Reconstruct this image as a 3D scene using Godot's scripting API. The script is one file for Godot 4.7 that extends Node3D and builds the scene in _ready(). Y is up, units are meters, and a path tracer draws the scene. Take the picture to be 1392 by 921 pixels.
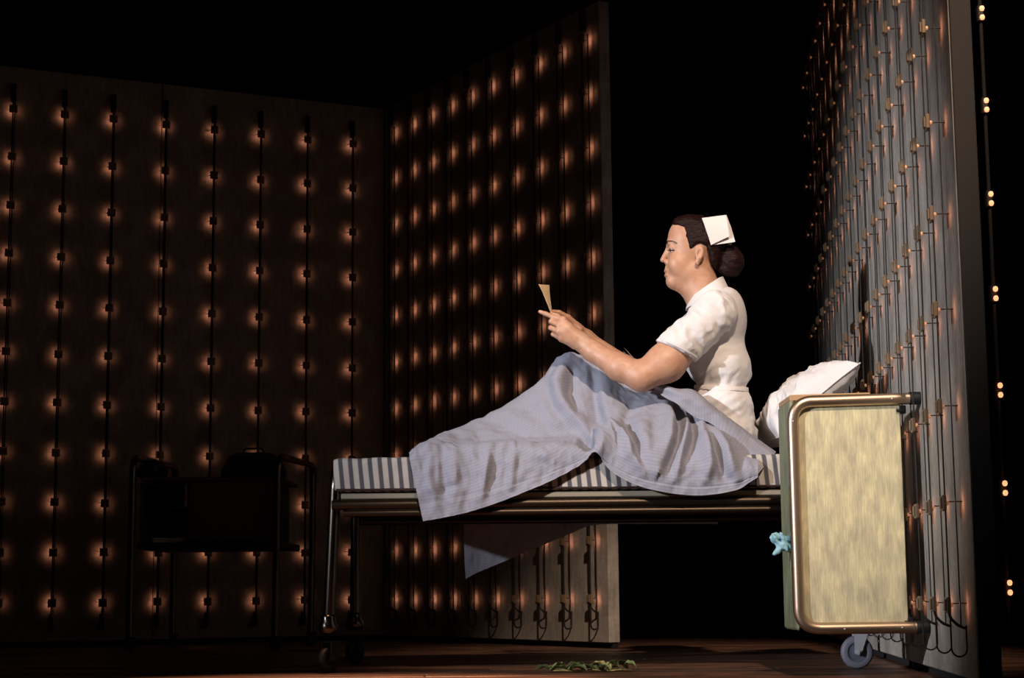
extends Node3D

# ---------------------------------------------------------------- camera numbers (photograph 1392 x 921)
const F := 2400.0
const EYE := Vector3(0, 0.27, 0)
var CB := Basis(Vector3.RIGHT, atan(340.0 / 2400.0)) * Basis(Vector3.BACK, deg_to_rad(-0.55))
var CBI := CB.inverse()

func P(px: float, py: float, depth: float) -> Vector3:      # the point on a pixel's ray at z = -depth
	var d := CB * Vector3((px - 696.0) / F, -(py - 460.5) / F, -1.0)
	return EYE + d * (depth / -d.z)

func pixel_of(p: Vector3) -> Vector2:
	var q := CBI * (p - EYE)
	return Vector2(696.0 - F * q.x / q.z, 460.5 + F * q.y / q.z)

# ---------------------------------------------------------------- mesh collecting
class Acc:
	var v := PackedVector3Array()
	var uv := PackedVector2Array()
	var col := PackedColorArray()
	var idx := PackedInt32Array()

	func grid(rows: Array, uvs: Array = [], closed := false, flip := false) -> void:
		var base := v.size()
		var n: int = rows[0].size()
		for r in rows.size():
			v.append_array(rows[r])
			if uvs.size():
				uv.append_array(uvs[r])
			else:
				for k in n:
					uv.append(Vector2(float(k) / n, float(r) / rows.size()))
		var last := n if closed else n - 1
		for r in rows.size() - 1:
			for k in last:
				var a := base + r * n + k
				var b := base + r * n + (k + 1) % n
				var c := a + n
				var d := b + n
				if flip:
					idx.append_array([a, c, b, b, c, d])
				else:
					idx.append_array([a, b, c, b, d, c])

	func fan(ring: PackedVector3Array, centre: Vector3, flip := false) -> void:
		var base := v.size()
		v.append(centre)
		uv.append(Vector2(0.5, 0.5))
		for p in ring:
			v.append(p)
			uv.append(Vector2(0.5, 0.5))
		for k in ring.size():
			var a := base + 1 + k
			var b := base + 1 + (k + 1) % ring.size()
			if flip:
				idx.append_array([base, b, a])
			else:
				idx.append_array([base, a, b])

	func poly(pts: Array) -> void:            # flat face, own vertices, clockwise seen from outside
		var base := v.size()
		for p in pts:
			v.append(p)
			uv.append(Vector2(p.x, p.y))
		for k in pts.size() - 2:
			idx.append_array([base, base + k + 1, base + k + 2])

	func box(c: Vector3, size: Vector3, bev := 0.002, b := Basis.IDENTITY) -> void:
		var h := size / 2.0
		bev = minf(bev, minf(h.x, minf(h.y, h.z)) * 0.9)
		var face := func(ax: int, s: float, su: float, sw: float) -> Vector3:
			var q := Vector3.ZERO
			var u := (ax + 1) % 3
			var w := (ax + 2) % 3
			q[ax] = s * h[ax]
			q[u] = su * (h[u] - bev)
			q[w] = sw * (h[w] - bev)
			return c + b * q
		var put := func(pts: Array, out: Vector3) -> void:
			var nn: Vector3 = (pts[2] - pts[0]).cross(pts[1] - pts[0])
			if nn.dot(b * out) < 0.0:
				pts.reverse()
			poly(pts)
		for ax in 3:
			for s in [-1.0, 1.0]:
				var o := Vector3.ZERO
				o[ax] = s
				put.call([face.call(ax, s, -1, -1), face.call(ax, s, 1, -1), face.call(ax, s, 1, 1), face.call(ax, s, -1, 1)], o)
		for ax in 3:                           # edges along axis ax
			var u := (ax + 1) % 3
			var w := (ax + 2) % 3
			for su in [-1.0, 1.0]:
				for sw in [-1.0, 1.0]:
					var o := Vector3.ZERO
					o[u] = su
					o[w] = sw
					# face u: its order is (u+1 = w, u+2 = ax); face w: its order is (ax, u)
					put.call([face.call(u, su, sw, -1), face.call(u, su, sw, 1), face.call(w, sw, 1, su), face.call(w, sw, -1, su)], o)
		for sx in [-1.0, 1.0]:
			for sy in [-1.0, 1.0]:
				for sz in [-1.0, 1.0]:
					put.call([face.call(0, sx, sy, sz), face.call(1, sy, sz, sx), face.call(2, sz, sx, sy)], Vector3(sx, sy, sz))

	func tube(path: Array, r: float, seg := 10, caps := true, r_end := -1.0) -> void:
		var rows := []
		var uvs := []
		var t0: Vector3 = (path[1] - path[0]).normalized()
		var side := t0.cross(Vector3.UP if absf(t0.y) < 0.9 else Vector3.RIGHT).normalized()
		var run := 0.0
		for k in path.size():
			var t: Vector3 = (path[mini(k + 1, path.size() - 1)] - path[maxi(k - 1, 0)]).normalized()
			side = (side - t * side.dot(t)).normalized()
			var up := t.cross(side)
			var rr := r if r_end < 0 else lerpf(r, r_end, float(k) / (path.size() - 1))
			if k > 0:
				run += path[k].distance_to(path[k - 1])
			var ring := PackedVector3Array()
			var ru := PackedVector2Array()
			for j in seg:
				var a := TAU * j / seg
				ring.append(path[k] + (side * cos(a) + up * sin(a)) * rr)
				ru.append(Vector2(float(j) / seg, run))
			rows.append(ring)
			uvs.append(ru)
		grid(rows, uvs, true)
		if caps:
			fan(rows[0], path[0], false)
			fan(rows[-1], path[-1], true)

	func lathe(profile: Array, c: Vector3, b: Basis, seg := 24) -> void:   # profile: Vector2(radius, along b.y)
		var rows := []
		for q in profile:
			var ring := PackedVector3Array()
			for j in seg:
				var a := TAU * j / seg
				ring.append(c + b * Vector3(cos(a) * q.x, q.y, sin(a) * q.x))
			rows.append(ring)
		grid(rows, [], true)

	func mesh(flat := false) -> ArrayMesh:
		var a := []
		a.resize(Mesh.ARRAY_MAX)
		if flat:
			var v2 := PackedVector3Array()
			var n2 := PackedVector3Array()
			var u2 := PackedVector2Array()
			for k in range(0, idx.size(), 3):
				var n := (v[idx[k + 2]] - v[idx[k]]).cross(v[idx[k + 1]] - v[idx[k]]).normalized()
				for j in 3:
					v2.append(v[idx[k + j]])
					u2.append(uv[idx[k + j]])
					n2.append(n)
			a[Mesh.ARRAY_VERTEX] = v2
			a[Mesh.ARRAY_NORMAL] = n2
			a[Mesh.ARRAY_TEX_UV] = u2
		else:
			var ns := PackedVector3Array()
			ns.resize(v.size())
			for k in range(0, idx.size(), 3):
				var i0 := idx[k]
				var i1 := idx[k + 1]
				var i2 := idx[k + 2]
				var n := (v[i2] - v[i0]).cross(v[i1] - v[i0])
				ns[i0] += n
				ns[i1] += n
				ns[i2] += n
			for k in ns.size():
				ns[k] = ns[k].normalized() if ns[k].length_squared() > 0 else Vector3.UP
			a[Mesh.ARRAY_VERTEX] = v
			a[Mesh.ARRAY_NORMAL] = ns
			a[Mesh.ARRAY_TEX_UV] = uv
			if col.size() == v.size():
				a[Mesh.ARRAY_COLOR] = col
			a[Mesh.ARRAY_INDEX] = idx
		var m := ArrayMesh.new()
		m.add_surface_from_arrays(Mesh.PRIMITIVE_TRIANGLES, a)
		return m

# ---------------------------------------------------------------- smooth-joined bodies, meshed as surface nets
class Prim:
	var kind := 0          # 0 tapered capsule, 1 ellipsoid
	var a := Vector3.ZERO
	var b := Vector3.ZERO
	var ra := 0.0
	var rb := 0.0
	var rad := Vector3.ONE
	var inv := Basis.IDENTITY
	var k := 0.02
	var cut := false

	func dist(p: Vector3) -> float:
		if kind == 0:
			var ab := b - a
			var t := clampf((p - a).dot(ab) / maxf(ab.length_squared(), 1e-9), 0.0, 1.0)
			return p.distance_to(a + ab * t) - lerpf(ra, rb, t)
		var q := inv * (p - a)
		var k0 := (q / rad).length()
		var k1 := (q / (rad * rad)).length()
		return k0 * (k0 - 1.0) / maxf(k1, 1e-9) if k0 > 1e-6 else -minf(rad.x, minf(rad.y, rad.z))

func cap(a: Vector3, b: Vector3, ra: float, rb: float, k := 0.02, cut := false) -> Prim:
	var q := Prim.new()
	q.a = a; q.b = b; q.ra = ra; q.rb = rb; q.k = k; q.cut = cut
	return q

func ell(c: Vector3, rad: Vector3, k := 0.02, turn := 0.0, cut := false) -> Prim:
	var q := Prim.new()
	q.kind = 1; q.a = c; q.rad = rad; q.k = k; q.cut = cut
	q.inv = Basis(Vector3.BACK, turn).inverse()
	return q

func field(p: Vector3, prims: Array) -> float:
	var d := 1e3
	for q: Prim in prims:
		var e := q.dist(p)
		if q.cut:
			var h := maxf(q.k - absf(d + e), 0.0) / q.k
			d = maxf(d, -e) + h * h * q.k * 0.25
		else:
			var h := maxf(q.k - absf(d - e), 0.0) / q.k
			d = minf(d, e) - h * h * q.k * 0.25
	return d

func nets(acc: Acc, prims: Array, lo: Vector3, hi: Vector3, h: float, after = null) -> void:
	const B := 6
	var bx := int(ceil((hi.x - lo.x) / (h * B)))
	var by := int(ceil((hi.y - lo.y) / (h * B)))
	var bz := int(ceil((hi.z - lo.z) / (h * B)))
	var nx := bx * B + 1
	var ny := by * B + 1
	var nz := bz * B + 1
	var val := PackedFloat32Array()
	val.resize(nx * ny * nz)
	val.fill(1.0)
	var done := PackedByteArray()
	done.resize(nx * ny * nz)
	var active := []
	var rad := h * B * 0.87
	for i in bx:
		for j in by:
			for k in bz:
				var c := lo + Vector3(i + 0.5, j + 0.5, k + 0.5) * (h * B)
				var d := field(c, prims)
				if absf(d) > rad * 1.7 + 0.008:
					if d < 0.0:
						for x in range(i * B, i * B + B + 1):
							for y in range(j * B, j * B + B + 1):
								for z in range(k * B, k * B + B + 1):
									var at := (x * ny + y) * nz + z
									if not done[at]:
										val[at] = -1.0
					continue
				var near := []
				for q: Prim in prims:
					if q.dist(c) < rad * 2.0 + q.k + maxf(d, 0.0) + 0.012:
						near.append(q)
				active.append(Vector3i(i, j, k))
				for x in range(i * B, i * B + B + 1):
					for y in range(j * B, j * B + B + 1):
						for z in range(k * B, k * B + B + 1):
							var at := (x * ny + y) * nz + z
							if done[at]:
								continue
							done[at] = 1
							var p := lo + Vector3(x, y, z) * h
							var e := field(p, near)
							val[at] = after.call(p, e) if after != null else e
	var vert := {}
	var off := [0, nz, ny * nz, ny * nz + nz, 1, nz + 1, ny * nz + 1, ny * nz + nz + 1]   # bit0 y, bit1 x, bit2 z
	var corner := []
	for m in 8:
		corner.append(Vector3((m >> 1) & 1, m & 1, (m >> 2) & 1))
	for bl: Vector3i in active:
		for x in range(bl.x * B, bl.x * B + B):
			for y in range(bl.y * B, bl.y * B + B):
				for z in range(bl.z * B, bl.z * B + B):
					var at := (x * ny + y) * nz + z
					var mask := 0
					for m in 8:
						if val[at + off[m]] < 0.0:
							mask |= 1 << m
					if mask == 0 or mask == 255:
						continue
					var s := Vector3.ZERO
					var n := 0
					for m in 8:
						for bit in [1, 2, 4]:
							if m & bit:
								continue
							var m2: int = m | bit
							if ((mask >> m) & 1) != ((mask >> m2) & 1):
								var f0 := val[at + off[m]]
								var f1 := val[at + off[m2]]
								s += corner[m].lerp(corner[m2], f0 / (f0 - f1))
								n += 1
					vert[at] = acc.v.size()
					acc.v.append(lo + (Vector3(x, y, z) + s / n) * h)
					acc.uv.append(Vector2.ZERO)
	var step := [ny * nz, nz, 1]
	for at: int in vert:
		var z := at % nz
		var y := (at / nz) % ny
		var x := at / (ny * nz)
		for ax in 3:
			var u := (ax + 1) % 3
			var w := (ax + 2) % 3
			var pos := [x, y, z]
			if pos[u] == 0 or pos[w] == 0:
				continue
			var f0 := val[at]
			var f1 := val[at + step[ax]]
			if (f0 < 0.0) == (f1 < 0.0):
				continue
			var q := [at, at - step[u], at - step[u] - step[w], at - step[w]]
			if not (vert.has(q[1]) and vert.has(q[2]) and vert.has(q[3])):
				continue
			var a: int = vert[q[0]]
			var b: int = vert[q[1]]
			var c: int = vert[q[2]]
			var d: int = vert[q[3]]
			if f0 < 0.0:
				acc.idx.append_array([a, c, b, a, d, c])
			else:
				acc.idx.append_array([a, b, c, a, c, d])

# ---------------------------------------------------------------- nodes
var used_names := {}

func numbered(called: String) -> String:
	var n: int = used_names.get(called, 0)
	used_names[called] = n + 1
	return called if n == 0 else "%s_%03d" % [called, n]

func obj(called: String, m: Mesh, mat: Material, parent: Node = null) -> MeshInstance3D:
	var o := MeshInstance3D.new()
	o.mesh = m
	o.material_override = mat
	if parent:
		o.name = called
		parent.add_child(o, true)
	else:
		o.name = numbered(called)
		add_child(o)
	return o

func thing(called: String, label: String, category: String, at := Vector3.ZERO, group := "") -> Node3D:
	var o := Node3D.new()
	o.name = numbered(called)
	add_child(o)
	o.position = at
	return tag(o, label, category, group)

func tag(o: Node3D, label: String, category: String, group := "") -> Node3D:
	o.set_meta("label", label)
	o.set_meta("category", category)
	if group:
		o.set_meta("group", group)
	return o

func structure(called: String, at := Vector3.ZERO) -> Node3D:
	var o := Node3D.new()
	o.name = called
	add_child(o)
	o.position = at
	o.set_meta("kind", "structure")
	return o

func fillet(pts: Array, r: float, n := 6) -> Array:
	var out := [pts[0]]
	for k in range(1, pts.size() - 1):
		var p: Vector3 = pts[k]
		var a: Vector3 = pts[k - 1] - p
		var b: Vector3 = pts[k + 1] - p
		var cut := minf(r, minf(a.length(), b.length()) * 0.49)
		var p0 := p + a.normalized() * cut
		var p2 := p + b.normalized() * cut
		for j in n + 1:
			var t := float(j) / n
			out.append(p0.lerp(p, t).lerp(p.lerp(p2, t), t))
	out.append(pts[-1])
	return out

func cr(a: float, b: float, c: float, d: float, t: float) -> float:
	return cubic_interpolate(b, c, a, d, t)

func crv(p: Array, t: float) -> Vector3:      # Catmull-Rom through an array of points, t in 0..size-1
	var k := clampi(int(floor(t)), 0, p.size() - 2)
	var f := t - k
	var b: Vector3 = p[k]
	var c: Vector3 = p[k + 1]
	var a: Vector3 = p[k - 1] if k > 0 else b * 2.0 - c
	var d: Vector3 = p[k + 2] if k + 2 < p.size() else c * 2.0 - b
	return b.cubic_interpolate(c, a, d, f)

# ---------------------------------------------------------------- materials
func mat(c: Color, rough := 0.7, metal := 0.0) -> StandardMaterial3D:
	var m := StandardMaterial3D.new()
	m.albedo_color = c
	m.roughness = rough
	m.metallic = metal
	return m

func noise_of(seed_: int, freq: float, oct := 4) -> FastNoiseLite:
	var n := FastNoiseLite.new()
	n.seed = seed_
	n.noise_type = FastNoiseLite.TYPE_SIMPLEX
	n.frequency = freq
	n.fractal_octaves = oct
	return n

func painted(w: int, h: int, f: Callable) -> ImageTexture:
	var im := Image.create(w, h, false, Image.FORMAT_RGB8)
	for y in h:
		for x in w:
			im.set_pixel(x, y, f.call(x, y))
	return ImageTexture.create_from_image(im)

func triplanar(m: StandardMaterial3D, scale: Vector3, world := true) -> StandardMaterial3D:
	m.uv1_triplanar = true
	m.uv1_world_triplanar = world
	m.uv1_scale = scale
	return m

var M := {}

func make_materials() -> void:
	var n1 := noise_of(3, 0.03)
	var n2 := noise_of(9, 0.11)
	# scuffed grey-brown paint of the set walls: blotches with fine upright scratches
	var wall_tex := painted(256, 256, func(x, y):
		var a := n1.get_noise_2d(x * 0.6, y * 0.45) * 0.10 + n2.get_noise_2d(x * 2.2, y * 0.22) * 0.08 + n2.get_noise_2d(x * 1.4 + 90, y * 1.4) * 0.05
		var g := 0.60 + a
		return Color(g, g * 0.945, g * 0.875))
	M.wall = triplanar(mat(Color(1, 1, 1), 0.75), Vector3(0.8, 0.8, 0.8))
	M.wall.albedo_texture = wall_tex
	M.wall_dark = mat(Color(0.17, 0.15, 0.13), 0.85)
	M.black = mat(Color(0.03, 0.03, 0.03), 0.9)
	M.velvet = mat(Color(0.012, 0.012, 0.013), 1.0)
	M.cable = mat(Color(0.06, 0.05, 0.042), 0.6)
	M.block = mat(Color(0.48, 0.39, 0.29), 0.45)
	M.bulb = mat(Color(0.9, 0.7, 0.55), 0.4)
	M.bulb.emission_enabled = true
	M.bulb.emission = Color(1.0, 0.66, 0.46)
	M.bulb.emission_energy_multiplier = 0.16
	M.bright_bulb = M.bulb.duplicate()
	M.bright_bulb.emission_energy_multiplier = 1.5
	# dark stage boards
	var wood_tex := painted(512, 128, func(x, y):
		var g := n2.get_noise_2d(x * 0.10, y * 1.6) * 0.16 + n1.get_noise_2d(x * 0.5, y * 0.8) * 0.14
		var b := 0.36 + g
		return Color(b, b * 0.66, b * 0.46))
	M.boards = []
	for k in 4:
		var b := mat(Color(1, 1, 1).darkened(0.10 * k), 0.5)
		b.albedo_texture = wood_tex
		b.roughness = 0.42 + 0.05 * k
		b.uv1_offset = Vector3(0.27 * k, 0.31 * k, 0.13 * k)
		M.boards.append(triplanar(b, Vector3(0.45, 1, 2.2)))
	# metals
	M.steel = mat(Color(0.40, 0.37, 0.34), 0.24, 1.0)
	M.rail = mat(Color(0.25, 0.215, 0.18), 0.42, 1.0)
	M.brass = mat(Color(0.76, 0.67, 0.57), 0.38, 1.0)
	M.zinc = mat(Color(0.70, 0.70, 0.71), 0.4, 0.25)
	M.rubber = mat(Color(0.05, 0.05, 0.05), 0.6)
	M.grey_rubber = mat(Color(0.42, 0.42, 0.46), 0.55)
	M.grey_hub = mat(Color(0.36, 0.36, 0.41), 0.45)
	# cream brush-painted board
	var pn := noise_of(21, 0.02)
	var paint_tex := painted(320, 512, func(x, y):
		var streak := n2.get_noise_2d(x * 1.3, y * 0.10) * 0.06 + n2.get_noise_2d(x * 3.1 + 40, y * 0.25) * 0.04
		var patch := pn.get_noise_2d(x * 0.9, y * 0.5) * 0.09
		var g := clampf(0.735 + streak + patch, 0.0, 1.0)
		var green := clampf(0.5 + patch * 3.0, 0.0, 1.0)
		return Color(g, g * lerpf(0.96, 0.955, green), g * lerpf(0.81, 0.73, green)))
	M.cream = mat(Color(1, 1, 1), 0.55)
	M.cream.albedo_texture = paint_tex
	M.cream.heightmap_enabled = true
	M.cream.heightmap_texture = paint_tex
	M.cream.heightmap_scale = 0.12
	M.green_paint = triplanar(mat(Color(0.56, 0.575, 0.46), 0.5), Vector3(2, 1, 2))
	M.green_paint.albedo_texture = painted(128, 128, func(x, y):
		var g := 0.86 + n2.get_noise_2d(x * 1.2, y * 0.3) * 0.22
		return Color(g, g, g * 0.97))
	M.wood_edge = mat(Color(0.66, 0.53, 0.38), 0.6)
	# striped ticking
	var tick := painted(128, 16, func(x, y):
		var s := fposmod(x / 128.0 * 2.0, 1.0)
		var th := 0.03 * sin(x * 1.9 + y * 2.3)
		if s < 0.5:
			return Color(0.66 + th, 0.64 + th, 0.61 + th)
		if s < 0.56 or s > 0.94:
			return Color(0.50 + th, 0.49 + th, 0.48 + th)
		return Color(0.28 + th, 0.28 + th, 0.30 + th))
	M.ticking = mat(Color(1, 1, 1), 0.9)
	M.ticking.albedo_texture = tick
	M.piping = mat(Color(0.16, 0.09, 0.07), 0.9)
	M.base_board = mat(Color(0.50, 0.475, 0.41), 0.7)
	# ribbed blue-grey cotton
	var rib := painted(64, 64, func(x, y):
		var a := 0.5 + 0.5 * sin(TAU * y / 16.0)
		var c := 0.5 + 0.5 * sin(TAU * x / 16.0)
		var g := 0.91 + 0.07 * a - 0.03 * c * a
		return Color(g, g, g))
	M.blanket = mat(Color(0.56, 0.565, 0.615), 0.95)
	M.blanket.albedo_texture = rib
	M.blanket.heightmap_enabled = true
	M.blanket.heightmap_texture = rib
	M.blanket.heightmap_scale = 0.10
	M.blanket.rim_enabled = true
	M.blanket.rim = 0.2
	M.linen = mat(Color(0.80, 0.79, 0.785), 0.85)
	M.dress = mat(Color(0.82, 0.805, 0.795), 0.85)
	M.cap = mat(Color(0.85, 0.83, 0.805), 0.7)
	M.paper = mat(Color(0.95, 0.83, 0.64), 0.8)
	M.white_paper = mat(Color(0.88, 0.85, 0.80), 0.8)
	# skin and hair
	M.skin = mat(Color(1, 1, 1), 0.5)
	M.skin.vertex_color_use_as_albedo = true
	M.skin.subsurf_scatter_enabled = true
	M.skin.subsurf_scatter_strength = 0.12
	M.hair = triplanar(mat(Color(0.185, 0.055, 0.035), 0.6), Vector3(6, 6, 6))
	M.hair.metallic_specular = 0.3
	var strand := painted(128, 128, func(x, y):
		var g := 0.62 + n2.get_noise_2d(x * 0.25, y * 3.2) * 0.55
		return Color(g, g, g))
	M.hair.albedo_texture = strand
	M.hair.heightmap_enabled = true
	M.hair.heightmap_texture = strand
	M.hair.heightmap_scale = 0.25
	M.brow = mat(Color(0.20, 0.11, 0.08), 0.8)
	M.eye_white = mat(Color(0.85, 0.82, 0.79), 0.25)
	M.iris = mat(Color(0.16, 0.12, 0.09), 0.2)
	M.teal = mat(Color(0.50, 0.67, 0.71), 0.7)
	M.dark_board = mat(Color(0.30, 0.25, 0.21), 0.7)
	M.leather = mat(Color(0.045, 0.04, 0.038), 0.5)
	M.leaf = []
	for c in [Color(0.38, 0.43, 0.25), Color(0.29, 0.34, 0.20), Color(0.52, 0.48, 0.27), Color(0.46, 0.49, 0.32)]:
		var lf := mat(c, 0.55)
		lf.backlight_enabled = true
		lf.backlight = Color(0.2, 0.24, 0.08)
		M.leaf.append(lf)

# ================================================================ the scene
const NEAR := 5.95            # near side of the bed
const FAR := 6.72
var bed_top := 0.0

func _ready() -> void:
	var cam := Camera3D.new()
	cam.name = "camera"
	cam.fov = rad_to_deg(2.0 * atan(460.5 / F))
	cam.near = 0.1
	cam.far = 60.0
	cam.transform = Transform3D(CB, EYE)
	add_child(cam)
	cam.current = true
	var we := WorldEnvironment.new()
	we.name = "environment"
	var env := Environment.new()
	env.background_mode = Environment.BG_COLOR
	env.background_color = Color(0, 0, 0)
	env.tonemap_mode = Environment.TONE_MAPPER_LINEAR
	env.tonemap_exposure = 1.0
	env.sdfgi_enabled = true
	env.ssao_enabled = true
	env.ssil_enabled = true
	we.environment = env
	add_child(we)
	# stage lanterns over the auditorium: a cool one house left, a warm one house right, a dim wash
	spot("cool_spotlight", Vector3(-6.6, 2.7, -0.2), Vector3(1.08, 0.92, -6.2), Color(0.94, 0.955, 1.0), 92.0, 10.0, 1.0, 0.12)
	spot("warm_spotlight", Vector3(0.75, 6.6, 0.4), Vector3(0.72, 0.80, -6.1), Color(1.0, 0.89, 0.80), 80.0, 9.0, 0.8, 0.12)
	var wash := AreaLight3D.new()
	wash.name = "stage_wash"
	wash.area_size = Vector2(6, 2)
	wash.light_color = Color(1.0, 0.92, 0.84)
	wash.light_energy = 0.24
	wash.area_range = 40.0
	wash.shadow_enabled = true
	add_child(wash)
	wash.look_at_from_position(Vector3(-2.5, 5.0, 1.5), Vector3(0.2, 0.6, -7.0))

	spot("floor_downlight", Vector3(-0.6, 5.0, -4.85), Vector3(-0.6, 0, -4.9), Color(1.0, 0.76, 0.60), 75.0, 12.5, 0.35, 0.1)
	make_materials()
	bed_top = P(455, 622, NEAR).y
	build_setting()
	build_strings()
	build_bed()
	build_person()
	build_bedding()
	build_cabinet()
	build_trolley()
	build_small_things()

func spot(called: String, at: Vector3, to: Vector3, c: Color, energy: float, angle: float, blend: float, size: float) -> void:
	var l := SpotLight3D.new()
	l.name = called
	l.light_color = c
	l.light_energy = energy
	l.spot_angle = angle
	l.spot_angle_attenuation = blend
	l.spot_range = 40.0
	l.spot_attenuation = 2.0
	l.light_size = size
	l.shadow_enabled = true
	add_child(l)
	l.look_at_from_position(at, to)

# ---------------------------------------------------------------- setting
var wall_left_a := Vector3(-2.622, 0, -9.118)
var wall_left_b := Vector3(-0.732, 0, -10.007)
var wall_mid_b := Vector3(0.43, 0, -8.123)
var wall_right_a := Vector3(1.387, 0, -6.908)
var wall_right_b := Vector3(1.243, 0, -5.283)
const WALL_H := 3.05

func flat_panels(parent: Node3D, a: Vector3, b: Vector3, cuts: Array, m: Material) -> void:
	# upright panels between ground points a and b, cut at distances from a; the face towards the right of a->b looks at the stage
	var t := (b - a).normalized()
	var n := t.cross(Vector3.UP).normalized()
	if n.dot(EYE + Vector3(-0.4, 0, -6) - a) < 0.0:
		n = -n
	var basis := Basis(t, Vector3.UP, t.cross(Vector3.UP))
	var spots := [0.0] + cuts + [a.distance_to(b)]
	for k in spots.size() - 1:
		var acc := Acc.new()
		var c = a + t * (spots[k] + spots[k + 1]) / 2.0 - n * 0.03 + Vector3.UP * (WALL_H + 0.025) / 2.0
		acc.box(c, Vector3(spots[k + 1] - spots[k] - 0.004, WALL_H - 0.025, 0.06), 0.003, basis)
		obj("panel", acc.mesh(true), m, parent)
	var pl := Acc.new()
	pl.box((a + b) / 2.0 - n * 0.04 + Vector3.UP * 0.0125, Vector3(a.distance_to(b) - 0.02, 0.025, 0.03), 0.001, basis)
	obj("plinth", pl.mesh(true), M.black, parent)

func build_setting() -> void:
	var fl := structure("floor")
	var rng := RandomNumberGenerator.new()
	rng.seed = 5
	var z := 1.0
	while z > -13.5:
		var w := 0.145
		var x := -7.0 + rng.randf() * 1.5
		var k := 0
		while x < 6.5:
			var ln := rng.randf_range(2.4, 3.8)
			var acc := Acc.new()
			acc.box(Vector3(0, 0, 0), Vector3(ln - 0.003, 0.04, w - 0.004), 0.0025)
			var o := obj("plank", acc.mesh(true), M.boards[rng.randi() % 4], fl)
			o.position = Vector3(x + ln / 2.0, -0.02 - rng.randf() * 0.0012, z - w / 2.0)
			x += ln
			k += 1
		z -= w
	var under := Acc.new()
	under.box(Vector3(0, -0.09, -6), Vector3(18, 0.1, 16), 0.01)
	obj("underfloor", under.mesh(true), M.black, fl)

	var dl := (wall_left_b - wall_left_a).normalized()
	var wl := structure("wall_left")
	var a0 := wall_left_a - dl * 1.3
	flat_panels(wl, a0, wall_left_b, [0.85, 1.3 + 0.78], M.wall)
	var wm := structure("wall_middle")
	flat_panels(wm, wall_left_b, wall_mid_b, [0.87], M.wall)
	var dr := (wall_right_b - wall_right_a).normalized()
	var wr := structure("wall_right")
	var far_end := wall_right_a - dr * 2.1
	var front := wall_right_b + dr * 0.71
	flat_panels(wr, far_end, front, [1.25, 2.4, 3.45], M.wall)
	# dark board capping the free end of that wall
	var nr := wall_normal(wall_right_a, wall_right_b)
	var et := Acc.new()
	et.box(front + dr * 0.006 - nr * 0.030 + Vector3.UP * (WALL_H + 0.025) / 2.0, Vector3(0.010, WALL_H - 0.025, 0.056), 0.002, Basis(dr, Vector3.UP, dr.cross(Vector3.UP)))
	obj("end_trim", et.mesh(true), M.wall_dark, wr)
	var back := structure("wall_back")
	var acc := Acc.new()
	acc.box(Vector3(0, 3.5, -13.2), Vector3(16, 7, 0.06), 0.01)
	obj("black_drape", acc.mesh(true), M.velvet, back)

# ---------------------------------------------------------------- strings of lamps
var string_bits := {}

func make_string_meshes(thick: float) -> void:
	# local axes: y up, +z away from the wall (wall face at z = 0)
	var c := Acc.new()
	var outer := [Vector3(0, 2.90, 0.046), Vector3(0, 2.2, 0.047), Vector3(0, 1.4, 0.045), Vector3(0, 0.7, 0.047), Vector3(0, 0.20, 0.046), Vector3(0, 0.12, 0.046)]
	for k in 9:
		var a := PI * k / 8.0
		outer.append(Vector3(0.0, 0.105 - sin(a) * 0.021, 0.026 + cos(a) * 0.020))
	outer.append(Vector3(0, 0.165, 0.006))
	for k in outer.size():
		outer[k].x = -0.001
	c.tube(outer, 0.0042 * thick, 8)
	string_bits.outer = c.mesh()
	c = Acc.new()
	c.tube([Vector3(0.012, 2.90, 0.021), Vector3(0.013, 1.9, 0.020), Vector3(0.012, 1.0, 0.022), Vector3(0.012, 0.16, 0.021)], 0.0034 * thick, 8)
	string_bits.inner = c.mesh()
	c = Acc.new()
	c.tube(fillet([Vector3(0, 0.22, 0.05), Vector3(0, 0.185, 0.047), Vector3(0.004, 0.165, 0.028), Vector3(0.004, 0.158, 0.009)], 0.01, 4), 0.004, 7)
	string_bits.tail = c.mesh()
	c = Acc.new()
	c.box(Vector3(0, 0, 0.04), Vector3(0.026, 0.10, 0.03), 0.006)
	string_bits.plug_top = c.mesh(true)
	c = Acc.new()
	c.box(Vector3(0, 0.12, 0.03), Vector3(0.024, 0.07, 0.022), 0.006)
	string_bits.plug_low = c.mesh(true)
	c = Acc.new()
	c.box(Vector3(0, 0, 0.051), Vector3(0.042, 0.042, 0.011), 0.003)
	c.box(Vector3(0, 0, 0.0585), Vector3(0.024, 0.03, 0.005), 0.0015)
	string_bits.block = c.mesh(true)
	c = Acc.new()
	c.tube([Vector3(-0.015, 0.004, 0.047), Vector3(-0.015, 0.004, 0.0)], 0.0018, 6)
	string_bits.peg = c.mesh()
	c = Acc.new()
	c.lathe([Vector2(0.0005, -0.006), Vector2(0.0035, -0.005), Vector2(0.0055, 0), Vector2(0.0035, 0.005), Vector2(0.0005, 0.006)], Vector3(0.0, 0, 0.041), Basis.IDENTITY, 10)
	string_bits.bulb = c.mesh()

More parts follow.
